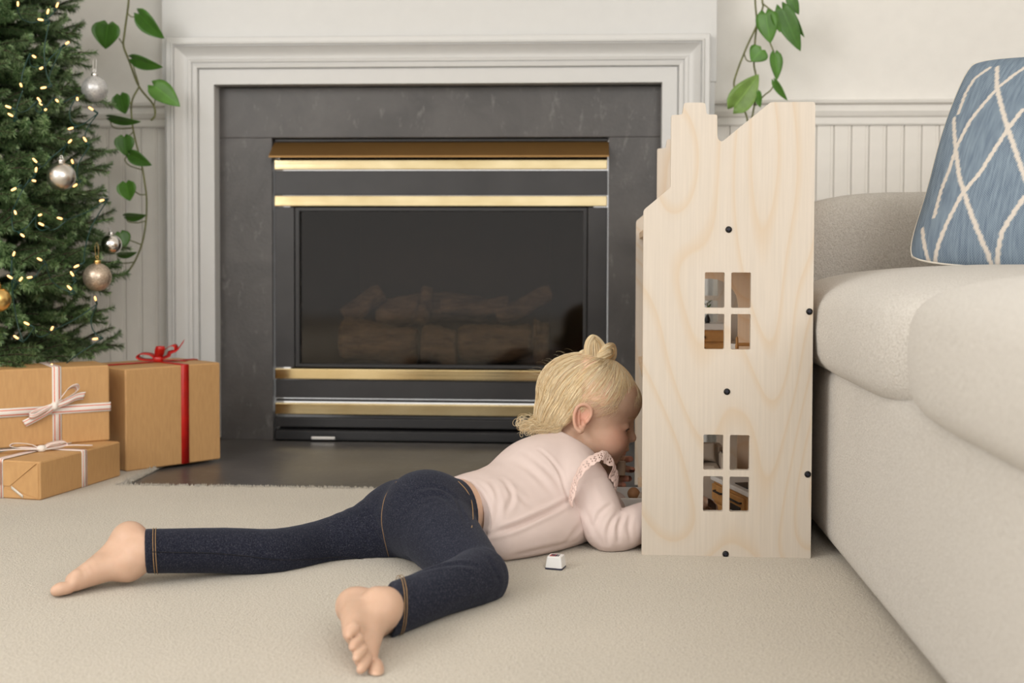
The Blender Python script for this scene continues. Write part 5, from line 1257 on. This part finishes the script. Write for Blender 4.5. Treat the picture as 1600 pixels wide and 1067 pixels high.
# waist cut and ankle cuffs
w0, w1, w2 = PP(700, 743, 2.05), PP(738, 771, 1.975), PP(747, 826, 1.940)
wn = np.cross(w1 - w0, w2 - w0); wn = wn if wn @ ax3 > 0 else -wn; wn /= np.linalg.norm(wn)
wcen = w1
leg.half(wcen, wn, wai - .16, wai + .25, .002)
cl = nrmz(Lleg[-1][0] - Lleg[-2][0]); cr = nrmz(Rleg[-1][0] - Rleg[-2][0])
cl = nrmz(V(-1, -.30, -.04)); cr = nrmz(V(-.93, -.33, .12))
lc, rc = PP(228, 861, 1.779), PP(612, 959, 1.568)
leg.half(lc, cl, lc - .06, lc + .06, .001); leg.half(rc, cr, rc - .06, rc + .06, .001)
dl, dr_ = nrmz(Lleg[-1][0] - Lleg[-2][0]), nrmz(Rleg[-1][0] - Rleg[-2][0]); leg.chain([(Lleg[-1][0] - dl * .028, .0240), (Lleg[-1][0] + dl * .03, .0262)], .001, '-'); leg.chain([(Rleg[-1][0] - dr_ * .035, .0255), (Rleg[-1][0] + dr_ * .03, .0290)], .001, '-')
wrinkle(leg, [PP(612, 888, 1.93), PP(640, 882, 1.905), PP(665, 893, 1.90)], .008, .012)
lp_, lq_ = leg.mesh(0.0022, 2)
lp_ = crease(lp_, lq_, [(((568, 786), (582, 808), (598, 832)), .0022, .0040), (((558, 792), (574, 818), (600, 850)), .0022, .0042), (((548, 800), (566, 832), (598, 866)), .0018, .0042), (((540, 812), (556, 842), (580, 868)), .0014, .0045),
    (((650, 780), (690, 776), (718, 800)), .0014, .0050), (((640, 768), (685, 762), (716, 780)), .0012, .0045), (((712, 778), (722, 800), (730, 820)), .0016, .0035), (((640, 897), (700, 882), (745, 884)), .0022, .0045),
    (((760, 870), (772, 890), (780, 910)), .0008, .0040), (((700, 950), (735, 938), (765, 930)), .0010, .0050), (((440, 838), (470, 850), (500, 875)), .0009, .0050), (((395, 832), (405, 860), (420, 890)), .0008, .0060)])
lp_[:, 2] = np.maximum(lp_[:, 2], 0.001)
leggings = pchild('leggings', (lp_, lq_), 'denim')
def ring_on(c, n, R, k=40):
    n = Vector(n); u_ = n.orthogonal().normalized(); v_ = n.cross(u_); return [Vector(c) + (u_ * math.cos(2 * PI * i / k) + v_ * math.sin(2 * PI * i / k)) * R for i in range(k + 1)]
def seam_ring(name, posarr, c, n, mat, r=.0006, lift=.0004, rmax=.06, thick=.0022, parent=None):
    c = V(c); n = nrmz(V(n)); w = posarr - c; h_ = w @ n; rad = w - h_[:, None] * n; rr_ = np.linalg.norm(rad, axis=1); m = (np.abs(h_) < thick) & (rr_ < rmax)
    u_ = nrmz(np.cross(n, V(0.3, 0.2, 0.9))); v_ = np.cross(n, u_); ang = np.arctan2(rad[m] @ v_, rad[m] @ u_); R_ = rr_[m]; pts = []
    for i in range(49):
        a = -PI + 2 * PI * i / 48; da = np.abs((ang - a + PI) % (2 * PI) - PI); s_ = da < 0.14
        if not s_.any(): continue
        x = R_[s_].max() + lift; pts.append(Vector(c + (u_ * math.cos(a) + v_ * math.sin(a)) * x))
    pts.append(pts[0]); m_ = MB().tube(pts, r, 5); m_.v = [(x, y, max(z, .0005)) for x, y, z in m_.v]
    o = obj(name, m_, mat, parent or leggings); return o
def kids(o): return o
leggings.location = (0, 0, 0)
for c_, n_ in ((lc, cl), (rc, cr)):
    for dd in (.0115, .0150): seam_ring('stitching', lp_, c_ - n_ * dd, n_, 'stitch_gold', .00055)
def seamline(name, pts, mat, r=.0006, arr=None, parent=None):
    arr = lp_ if arr is None else arr; q = [onto(arr, a, b, .0012) for a, b in pts]; q = bez(q, 4); obj(name, MB().tube(q, r, 5), mat, parent or leggings)
seamline('stitching', [(716, 752), (729, 766), (737, 784), (739, 806), (737, 824)], 'stitch_gold', .0008)
seamline('seam', [(620, 752), (606, 768), (599, 785), (596, 812), (600, 840), (607, 869)], 'stitch_gold', .0005)
seamline('seam', [(236, 862), (280, 863), (330, 864), (380, 868), (430, 874), (480, 874), (530, 870), (570, 874), (606, 884)], 'stitch_dark', .0006)

# ---- top
top = Vol()
top.tubeell([(wai - ax3 * .06, .088, .064), (wai, .083, .0575), (che - upt * .006, .084, .060), (sho, .080, .053)], (lat, upt), .02)
top.ell(PP(845, 735, 2.15), (.068, .068, .055), None, .03)
def drape(px, py, r, up=0.0):
    q = FL(px, py); return (V(q.x, q.y + r * 0.62 + .006, r * 0.93 + up), r)
top.chain([drape(786, 880, .034), drape(830, 873, .036), drape(880, 861, .037, .001), drape(925, 846, .036, .003), drape(955, 832, .032, .006)], .03)
top.chain([(PP(765, 812, 1.99), .040), (PP(830, 800, 2.06), .050), (PP(890, 780, 2.11), .046)], .03)
top.chain([(sho + lat * .03, .046), (RS + nrmz(RE - RS) * .004, .0405)], .012); top.chain([(sho - lat * .03, .046), (LS, .040)], .012)
top.chain([(sho + ax3 * .012 + upt * .004, .048), (PP(890, 702, 2.185), .041)], .014)
h0, h1, h2 = PP(702, 743, 2.055), PP(751, 770, 1.98), PP(758, 834, 1.940)
hn = np.cross(h1 - h0, h2 - h0); hn = -hn if hn @ ax3 > 0 else hn; hn /= np.linalg.norm(hn)
hcen = h1
top.half(hcen, hn, wai - .25, wai + .16, .002)
inner = Vol()
top.tubeell([(wai - ax3 * .12, .079, .0565), (wai + ax3 * .012, .074, .0505)], (lat, upt), .002, '-')
# collar opening
cn = nrmz(PP(893, 697, 2.19) - sho); top.half(PP(897, 692, 2.19), nrmz(cn + V(.1, -.1, .25)), PP(897, 692, 2.19) - .062, PP(897, 692, 2.19) + .062, .003)
tp_, tq_ = top.mesh(0.0022, 2)
tp_ = crease(tp_, tq_, [(((757, 837), (800, 824), (850, 803), (890, 782)), .0055, .0040), (((842, 702), (870, 730), (884, 765), (890, 785)), .0016, .0032), (((785, 748), (800, 775), (790, 800)), .0018, .0045), (((768, 752), (778, 788), (772, 822)), .0016, .0045),
    (((745, 752), (762, 768), (772, 792)), .0014, .0040), (((800, 718), (840, 745), (862, 770)), .0012, .0060), (((815, 705), (855, 735), (875, 760)), .0010, .0050), (((790, 760), (830, 790), (870, 780)), .0009, .0055),
    (((900, 845), (850, 858), (800, 868)), .0014, .0050), (((920, 800), (900, 830), (880, 850)), .0012, .0055)])
tp_[:, 2] = np.maximum(tp_[:, 2], 0.001)
shirt = pchild('top', (tp_, tq_), 'pink_jersey')
seamline('hem_stitching', [(735, 752), (752, 770), (764, 795), (768, 815), (766, 832)], 'pink_jersey', .0005, tp_, shirt)

def sleeve(pts, items):
    v_ = Vol(); v_.chain(pts, .004, sub=4); a_, b_ = v_.mesh(.0022, 2)
    if items: a_ = crease(a_, b_, items)
    a_[:, 2] = np.maximum(a_[:, 2], .001); m_ = mesh_np('sleeve', a_, b_, ORG); m_.materials.append(M['pink_jersey']); o = bpy.data.objects.new('sleeve', m_); COL.objects.link(o); o.parent = shirt
RC = RW - nrmz(RW - RE) * .012
sleeve([(RS + nrmz(RE - RS) * .008, .033), (RS + nrmz(RE - RS) * .022, .0400), (RS * .5 + RE * .5, .0385), (RE + V(0, 0, .002), .0345), (RE * .5 + RW * .5, .0310), (RC, .0265)],
       [(((930, 822), (938, 802), (955, 788)), .0022, .0035), (((950, 850), (952, 822), (966, 800)), .0028, .0036), (((966, 846), (966, 822), (974, 803)), .0026, .0034), (((985, 805), (982, 825), (985, 845)), .0016, .0035), (((910, 790), (925, 822), (940, 848)), .0014, .0045), (((914, 750), (925, 768), (935, 790)), .0010, .0050)])
sleeve([(LS, .040), (LS * .5 + LE * .5, .036), (LE, .033), (LE * .5 + LW * .5, .030), (LW, .023)], None)
# ruffle of eyelet lace round the shoulder
seam_ = [(889, 779, 2.040), (892, 761, 2.030), (898, 743, 2.032), (911, 720, 2.040), (929, 709, 2.055), (945, 704, 2.075), (955, 714, 2.090), (962, 729, 2.098), (966, 745, 2.100), (961, 774, 2.096)]
free_ = [(900, 793, 2.026), (902, 770, 2.018), (904, 757, 2.018), (921, 732, 2.022), (932, 725, 2.034), (941, 722, 2.046), (948, 733, 2.058), (951, 748, 2.066), (953, 760, 2.070), (954, 777, 2.072)]
pa_ = bez([P(*q) for q in seam_], 9); pb_ = bez([P(*q) for q in free_], 9); armc = Vector(RS * .75 + RE * .25)
mb = MB(); n = len(pa_); rows = 7; verts = []; fs = []; uvs = []
adir = Vector(nrmz(RE - RS))
for i in range(n):
    t = i / (n - 1); a_, b_ = pa_[i], pb_[i]; o_ = (a_ - armc); o_ = (o_ - adir * o_.dot(adir)).normalized(); e_ = (b_ - a_)
    for j in range(rows + 1):
        f = j / rows; wv = (math.sin(t * 30) * .0040 + math.sin(t * 47 + 1) * .0016) * f
        sc_ = 1 + (.06 * math.sin(t * 100)) * (1 if j in (0, rows) else 0)
        verts.append(a_ + e_ * (f * sc_ if j else -.05 * math.sin(t * 100)) + o_ * (.006 * math.sin(PI * f * .7) + wv))
hole = lambda i, j: (j in (2, 4) and i % 3 == 1) or (j in (3, 5) and i % 6 == 3)
for i in range(n - 1):
    for j in range(rows):
        if hole(i, j): continue
        a = i * (rows + 1) + j; fs.append((a, a + 1, a + rows + 2, a + rows + 1)); uvs.append([(i, j), (i, j + 1), (i + 1, j + 1), (i + 1, j)])
mb.add(verts, fs, uvs, True); rf = obj('ruffle', mb, 'eyelet_lace', shirt)
sm_ = rf.modifiers.new('thick', 'SOLIDIFY'); sm_.thickness = 0.0014; sm_.offset = 0
sb = rf.modifiers.new('round', 'SUBSURF'); sb.levels = 1; sb.render_levels = 1

# ---- eyes
def ball(c, r, n=16): return MB().lathe(Vector(c) - Vector((0, 0, r)), [(r * math.sin(PI * k / n), r * (1 - math.cos(PI * k / n))) for k in range(n + 1)], 20)
for y in (-1, 1):
    ec = H(.0595, y * .0268, -.0135); e = obj('eye', ball(ec, .0110), 'eye_white', person)
    gd = nrmz(hf * 0.90 - hu * 0.30 + hl * y * 0.25)
    obj('iris', MB().lathe(Vector(ec + gd * .0092), [(.0062, 0), (.0052, .0013), (.0028, .0020), (.0002, .0022)], 16, tuple(gd)), 'eye_iris', e)
    lash = [Vector(ec + (hf * math.cos(a) * math.cos(el) + hl * math.sin(a) * math.cos(el) + hu * math.sin(el)) * .0127) for a, el in [(-1.05 + 2.1 * k / 10, -.36 + .10 - .16 * (1.05 * (k - 5) / 5) ** 2 + .20 * (1 - ((k - 5) / 5) ** 2)) for k in range(11)]]
    obj('eyelashes', MB().tube(lash, [.0003] + [.0006] * 9 + [.0003], 5), 'lash', person)
    brow = [Vector(H(.0765 - .004 * abs(t) - .012 * t * t, y * (.026 + .014 * t), .004 + .0025 * (1 - t * t))) for t in (-1, -.5, 0, .5, 1)]
    obj('eyebrow', MB().tube(bez(brow, 4), [.0004] + [.0009] * 15 + [.0004], 6), 'brow', person)

# ---- hair
cap = Vol()
cap.ell(H(-.011, 0, .026), (.0875, .0712, .0702), RH, .01)
cap.ell(H(.040, 0, .026), (.0450, .0495, .0416), RH, .006)
cap.ell(H(-.048, 0, -.008), (.044, .057, .056), RH, .006)
fc = H(.060, 0, -.010); cap.half(H(.014, 0, .006), nrmz(hf * 0.62 - hu * 0.78), HC - .14, HC + .14, .010)
cap.half(H(.0, 0, -.045), nrmz(-hu * 1.0 + hf * 0.3), HC - .14, HC + .14, .006)
for y in (-1, 1): cap.ell(H(-.004, y * .074, -.012), (.022, .022, .030), RH, .006, '-')
cp_, cq_ = cap.mesh(0.0024, 2)
hair = pchild('hair', (cp_, cq_), 'hair_scalp')
SK = [(V(-.011, 0, .026), V(.0879, .0716, .0706)), (V(.040, 0, .026), V(.0460, .0506, .0426)), (V(-.048, 0, -.008), V(.0445, .0575, .0565))]
def skin_out(q, lift):                # push a point (head coordinates) out onto the hair surface
    c = V(-.02, 0, .01); d = q - c; L = np.linalg.norm(d); d /= L; best = 0
    for cc, rr in SK:
        o = (c - cc) / rr; e = d / rr; a, b, g = e @ e, 2 * o @ e, o @ o - 1; disc = b * b - 4 * a * g
        if disc > 0: best = max(best, (-b + math.sqrt(disc)) / (2 * a))
    return c + d * (best + lift)
r = random.Random(11)
def strand_mesh(name, lines, rad, taper, parent):       # lines: arrays of points, all of one length, drawn as thin three-sided hairs
    A = np.array(lines, dtype=np.float64); S, K, _ = A.shape
    T = np.gradient(A, axis=1); T /= np.maximum(np.linalg.norm(T, axis=2, keepdims=True), 1e-9)
    ref = V(.31, .85, .43); U = np.cross(T, ref); U /= np.maximum(np.linalg.norm(U, axis=2, keepdims=True), 1e-9); W_ = np.cross(T, U)
    R_ = rad * (1 - (1 - taper) * np.linspace(0, 1, K))[None, :, None]
    P3 = np.stack([A + (U * math.cos(a) + W_ * math.sin(a)) * R_ for a in (0, 2.094, 4.189)], 2).reshape(-1, 3)
    b = (np.arange(S)[:, None] * K * 3 + np.arange(K - 1)[None, :] * 3)[..., None]
    q = np.stack([np.concatenate([b + k, b + (k + 1) % 3, b + 3 + (k + 1) % 3, b + 3 + k], -1) for k in range(3)], 2).reshape(-1, 4)
    m_ = mesh_np(name, P3, q, ORG); m_.materials.append(M['hair_blond']); o = bpy.data.objects.new(name, m_); COL.objects.link(o); o.parent = parent; o['kind'] = 'stuff'; return o
def strands(name, lines, rad, taper=0.5, n=3, parent=None): return strand_mesh(name, lines, rad, taper, parent or hair)
BUN = V(.014, 0, .098)               # where the top knot sits
CC = V(-.02, 0, .012)
def over(s0, e0, t, lift, wob=0.0):  # a point on the way from s0 to e0 across the head
    d = (s0 - CC) * (1 - t) + (e0 - CC) * t; q = CC + d + V(0, wob * math.sin(PI * t), wob * .3 * math.sin(2 * PI * t)); return skin_out(q, lift)
lines = []
for i in range(1100):                # drawn up from the hairline to the knot
    a = r.uniform(-2.6, 2.6)          # 0 = forehead, +-pi = nape
    s0 = V(.012 + .062 * math.cos(a), .062 * math.sin(a), .024 + .018 * math.cos(a) + (.012 if abs(a) > 1.6 else 0) + r.gauss(0, .008)); tt0 = r.random() ** 2 * 0.55
    e0 = BUN + V(r.gauss(0, .005), r.gauss(0, .005), -.012); L = []; wob = r.gauss(0, .003); lf = r.uniform(.0003, .0016)
    for k in range(11):
        t = tt0 + (1 - tt0) * k / 10; L.append(H(*over(s0, e0, t, lf * math.sin(PI * min(1, k / 10 * 1.0)) ** .5 * (1 + 1.2 * t) + .0001, wob)))
    lines.append(L)
for i in range(260):
    a = r.uniform(1.5, 4.78); s0 = BUN + V(.058 * math.cos(a), .052 * math.sin(a), -.018 + r.gauss(0, .004)); e0 = BUN + V(r.gauss(0, .005), r.gauss(0, .005), -.012); tt0 = r.random() * .4
    lines.append([H(*over(s0, e0, tt0 + (1 - tt0) * k / 10, .0004 + .0014 * k / 10)) for k in range(11)])
strands('swept_up_hair', lines, .00034, 0.9)
lines = []
for i in range(1700):                # falling from the crown and from behind the ears to the collar
    ph_ = r.uniform(-1.95, 1.95); u = math.sin(ph_ * .8) / math.sin(1.95 * .8)
    s0 = V(-.020 - .020 * math.cos(ph_ / 1.3) + r.gauss(0, .006), .072 * math.sin(ph_), .026 + .070 * math.cos(ph_)); tt0 = r.random() ** 2 * .5
    nape = V(-.092 + .046 * abs(u) ** 1.8, .060 * u, -.040 + r.gauss(0, .004)); curl = r.uniform(.2, 1.0); p0 = r.uniform(0, 6.28); lf = r.uniform(.0003, .0036)
    dv = nrmz(V(-.62 + .35 * abs(u), .10 * u, -.80)) ; fl = r.uniform(.012, .042) * (1 - .40 * abs(u)); L = []
    for k in range(17):
        t = tt0 + (1 - tt0) * k / 16
        if t < .72: q = over(s0, nape, t / .72, lf * (t / .72) ** .7 * 1.6 + .0003)
        else:
            f = (t - .72) / .28; q = over(s0, nape, 1.0, lf * 1.6 + .0003) + dv * fl * f
            q = q + V(math.sin(f * 5 + p0) * .007 * f * curl, math.cos(f * 4 + p0) * .006 * f * curl, .010 * f * f * curl)
        q = q + V(0, math.sin(t * 13 + p0) * .0012 * t, math.cos(t * 12 + p0) * .0010 * t); L.append(H(*q))
    lines.append(L)
strands('back_hair', lines, .00038, 0.6)
lines = []
for i in range(150):                 # fine loose wisps at the temples and above the ear
    y = -1 if i % 3 else 1; s0 = V(r.uniform(-.030, .045), y * .060, r.uniform(.012, .045)); e0 = s0 + V(r.uniform(-.030, .004), 0, r.uniform(-.030, -.010)); L = []
    for k in range(9): t = k / 8; L.append(H(*skin_out(s0 * (1 - t) + e0 * t + V(.004 * math.sin(t * 6 + i), 0, 0), .0006)))
    lines.append(L)
for i in range(110):
    a = r.uniform(-1.2, 1.2); s0 = V(.045 + .028 * math.cos(a), .048 * math.sin(a), .050); e0 = s0 + V(.010, r.uniform(-.014, .014), -.022 + r.uniform(-.006, .008)); L = []
    for k in range(9): t = k / 8; L.append(H(*skin_out(s0 * (1 - t) + e0 * t + V(0, .003 * math.sin(5 * t + i), 0), .0008)))
    lines.append(L)
strands('wisps', lines, .00024, 0.4)
lines = []
for i in range(44):                  # curls at the nape
    uu = r.uniform(-.9, .5); c0 = V(-.112 + .030 * abs(uu) + r.gauss(0, .006), .055 * uu, -.054 + r.gauss(0, .005)); R0_ = r.uniform(.0035, .008); L = []
    for k in range(18):
        t = k / 17; a = 1.2 + t * 5.5; rad = R0_ * (1 - .45 * t); L.append(H(*(c0 + V(-.004 + math.cos(a) * rad - .006 * t, .004 * math.sin(3 * t), math.sin(a) * rad - .004 * t))))
    lines.append(L)
strands('nape_curls', lines, .00045, 0.6)
lines = []
for i in range(90):
    a = r.uniform(0, PI); q0 = skin_out(V(-.02 - .09 * math.cos(a * 1.1) * 0.9, r.uniform(-.05, .05), .03 + .06 * math.sin(a)), .001); d = nrmz(q0 - V(-.02, 0, .01)); s1 = nrmz(V(-.8, r.uniform(-.4, .4), -.2)); L = []
    ln = r.uniform(.010, .026)
    for k in range(7): t = k / 6; L.append(H(*(q0 + s1 * ln * t + d * ln * .40 * math.sin(PI * t * .7))))
    lines.append(L)
strands('flyaway_hair', lines, .00011, 0.5)
# top knot: bundles of strands twisted into a small bun
def bundle(name, ctr, R, n, tw=2.0, rad=.00045):
    cen = bez([Vector(c) for c in ctr], 6); m = len(cen); ls = []
    RR = R if isinstance(R, list) else [R] * len(ctr)
    for i in range(n):
        a0 = r.uniform(0, 6.28); rho = math.sqrt(r.uniform(.35, 1)); L = []
        for k, c in enumerate(cen):
            t = (cen[min(k + 1, m - 1)] - cen[max(k - 1, 0)]).normalized(); u_ = t.orthogonal().normalized() if k == 0 else (u_ - t * u_.dot(t)).normalized(); w_ = t.cross(u_)
            f = k / (m - 1) * (len(RR) - 1); j = min(int(f), len(RR) - 2); Rk = RR[j] + (RR[j + 1] - RR[j]) * (f - j); a = a0 + tw * k / (m - 1)
            L.append(c + (u_ * math.cos(a) + w_ * math.sin(a)) * Rk * rho)
        ls.append(L)
    return strands(name, ls, rad, 0.9, 4, hair)
yb0 = 2.225
knot = Vol()
knot.chain([(PP(934, 568, yb0), .016), (PP(929, 548, yb0), .016), (PP(926, 534, yb0), .009)], .004); knot.chain([(PP(928, 562, yb0 - .008), .012), (PP(942, 555, yb0 - .012), .013), (PP(951, 549, yb0 - .004), .012)], .004); knot.chain([(PP(918, 562, yb0 - .008), .010), (PP(911, 558, yb0), .008)], .004)
kp_, kq_ = knot.mesh(.0024, 2); bun = pchild('bun', (kp_, kq_), 'hair_solid')
K_ = lambda px, py, dy=0.0: tuple(P(px, py, yb0 + dy))
bundle('bun_coil', [K_(934, 572, -.010), K_(931, 556, -.012), K_(928, 542, -.010), K_(927, 531, -.004)], [.008, .012, .011, .005], 260, .8)
bundle('bun_coil', [K_(926, 566, -.012), K_(938, 558, -.016), K_(949, 550, -.012), K_(956, 546, .0)], [.007, .011, .011, .006], 240, 1.2)
bundle('bun_coil', [K_(930, 570, -.012), K_(920, 564, -.014), K_(911, 558, -.008), K_(908, 555, .002)], [.007, .008, .007, .004], 180, 1.2)
bundle('bun_coil', [K_(931, 570), K_(921, 552, -.010), K_(922, 535, -.008), K_(928, 527, -.002), K_(938, 540, .004), K_(940, 556, -.006)], [.006, .010, .0085, .005, .009, .008], 260, 1.0)
bundle('bun_coil', [K_(924, 568, -.012), K_(938, 560, -.018), K_(948, 546, -.010), K_(956, 542, .002), K_(957, 556, .006), K_(948, 566, 0)], [.006, .009, .009, .007, .007, .006], 240, 1.5)
bundle('bun_coil', [K_(934, 570, -.014), K_(920, 569, -.016), K_(908, 563, -.010), K_(908, 553, -.002), K_(918, 550, .002), K_(928, 556, -.012)], [.005, .006, .006, .005, .005, .005], 180, 1.5)

# ---- what she holds
pg = P(969, 731, 2.262)
o = obj('wooden_peg', MB().lathe(pg - Vector((0, 0, .012)), [(.0078, 0), (.0088, .001), (.0084, .012), (.0076, .023), (.0070, .0245)], 18, (0.12, 0, 1)), 'peg_beige', None, pivot=pg - Vector((0, 0, .012)))
tag(o, 'small beige wooden peg held in the fingers at the toddler’s mouth'.replace('’', "'"), 'toy peg')
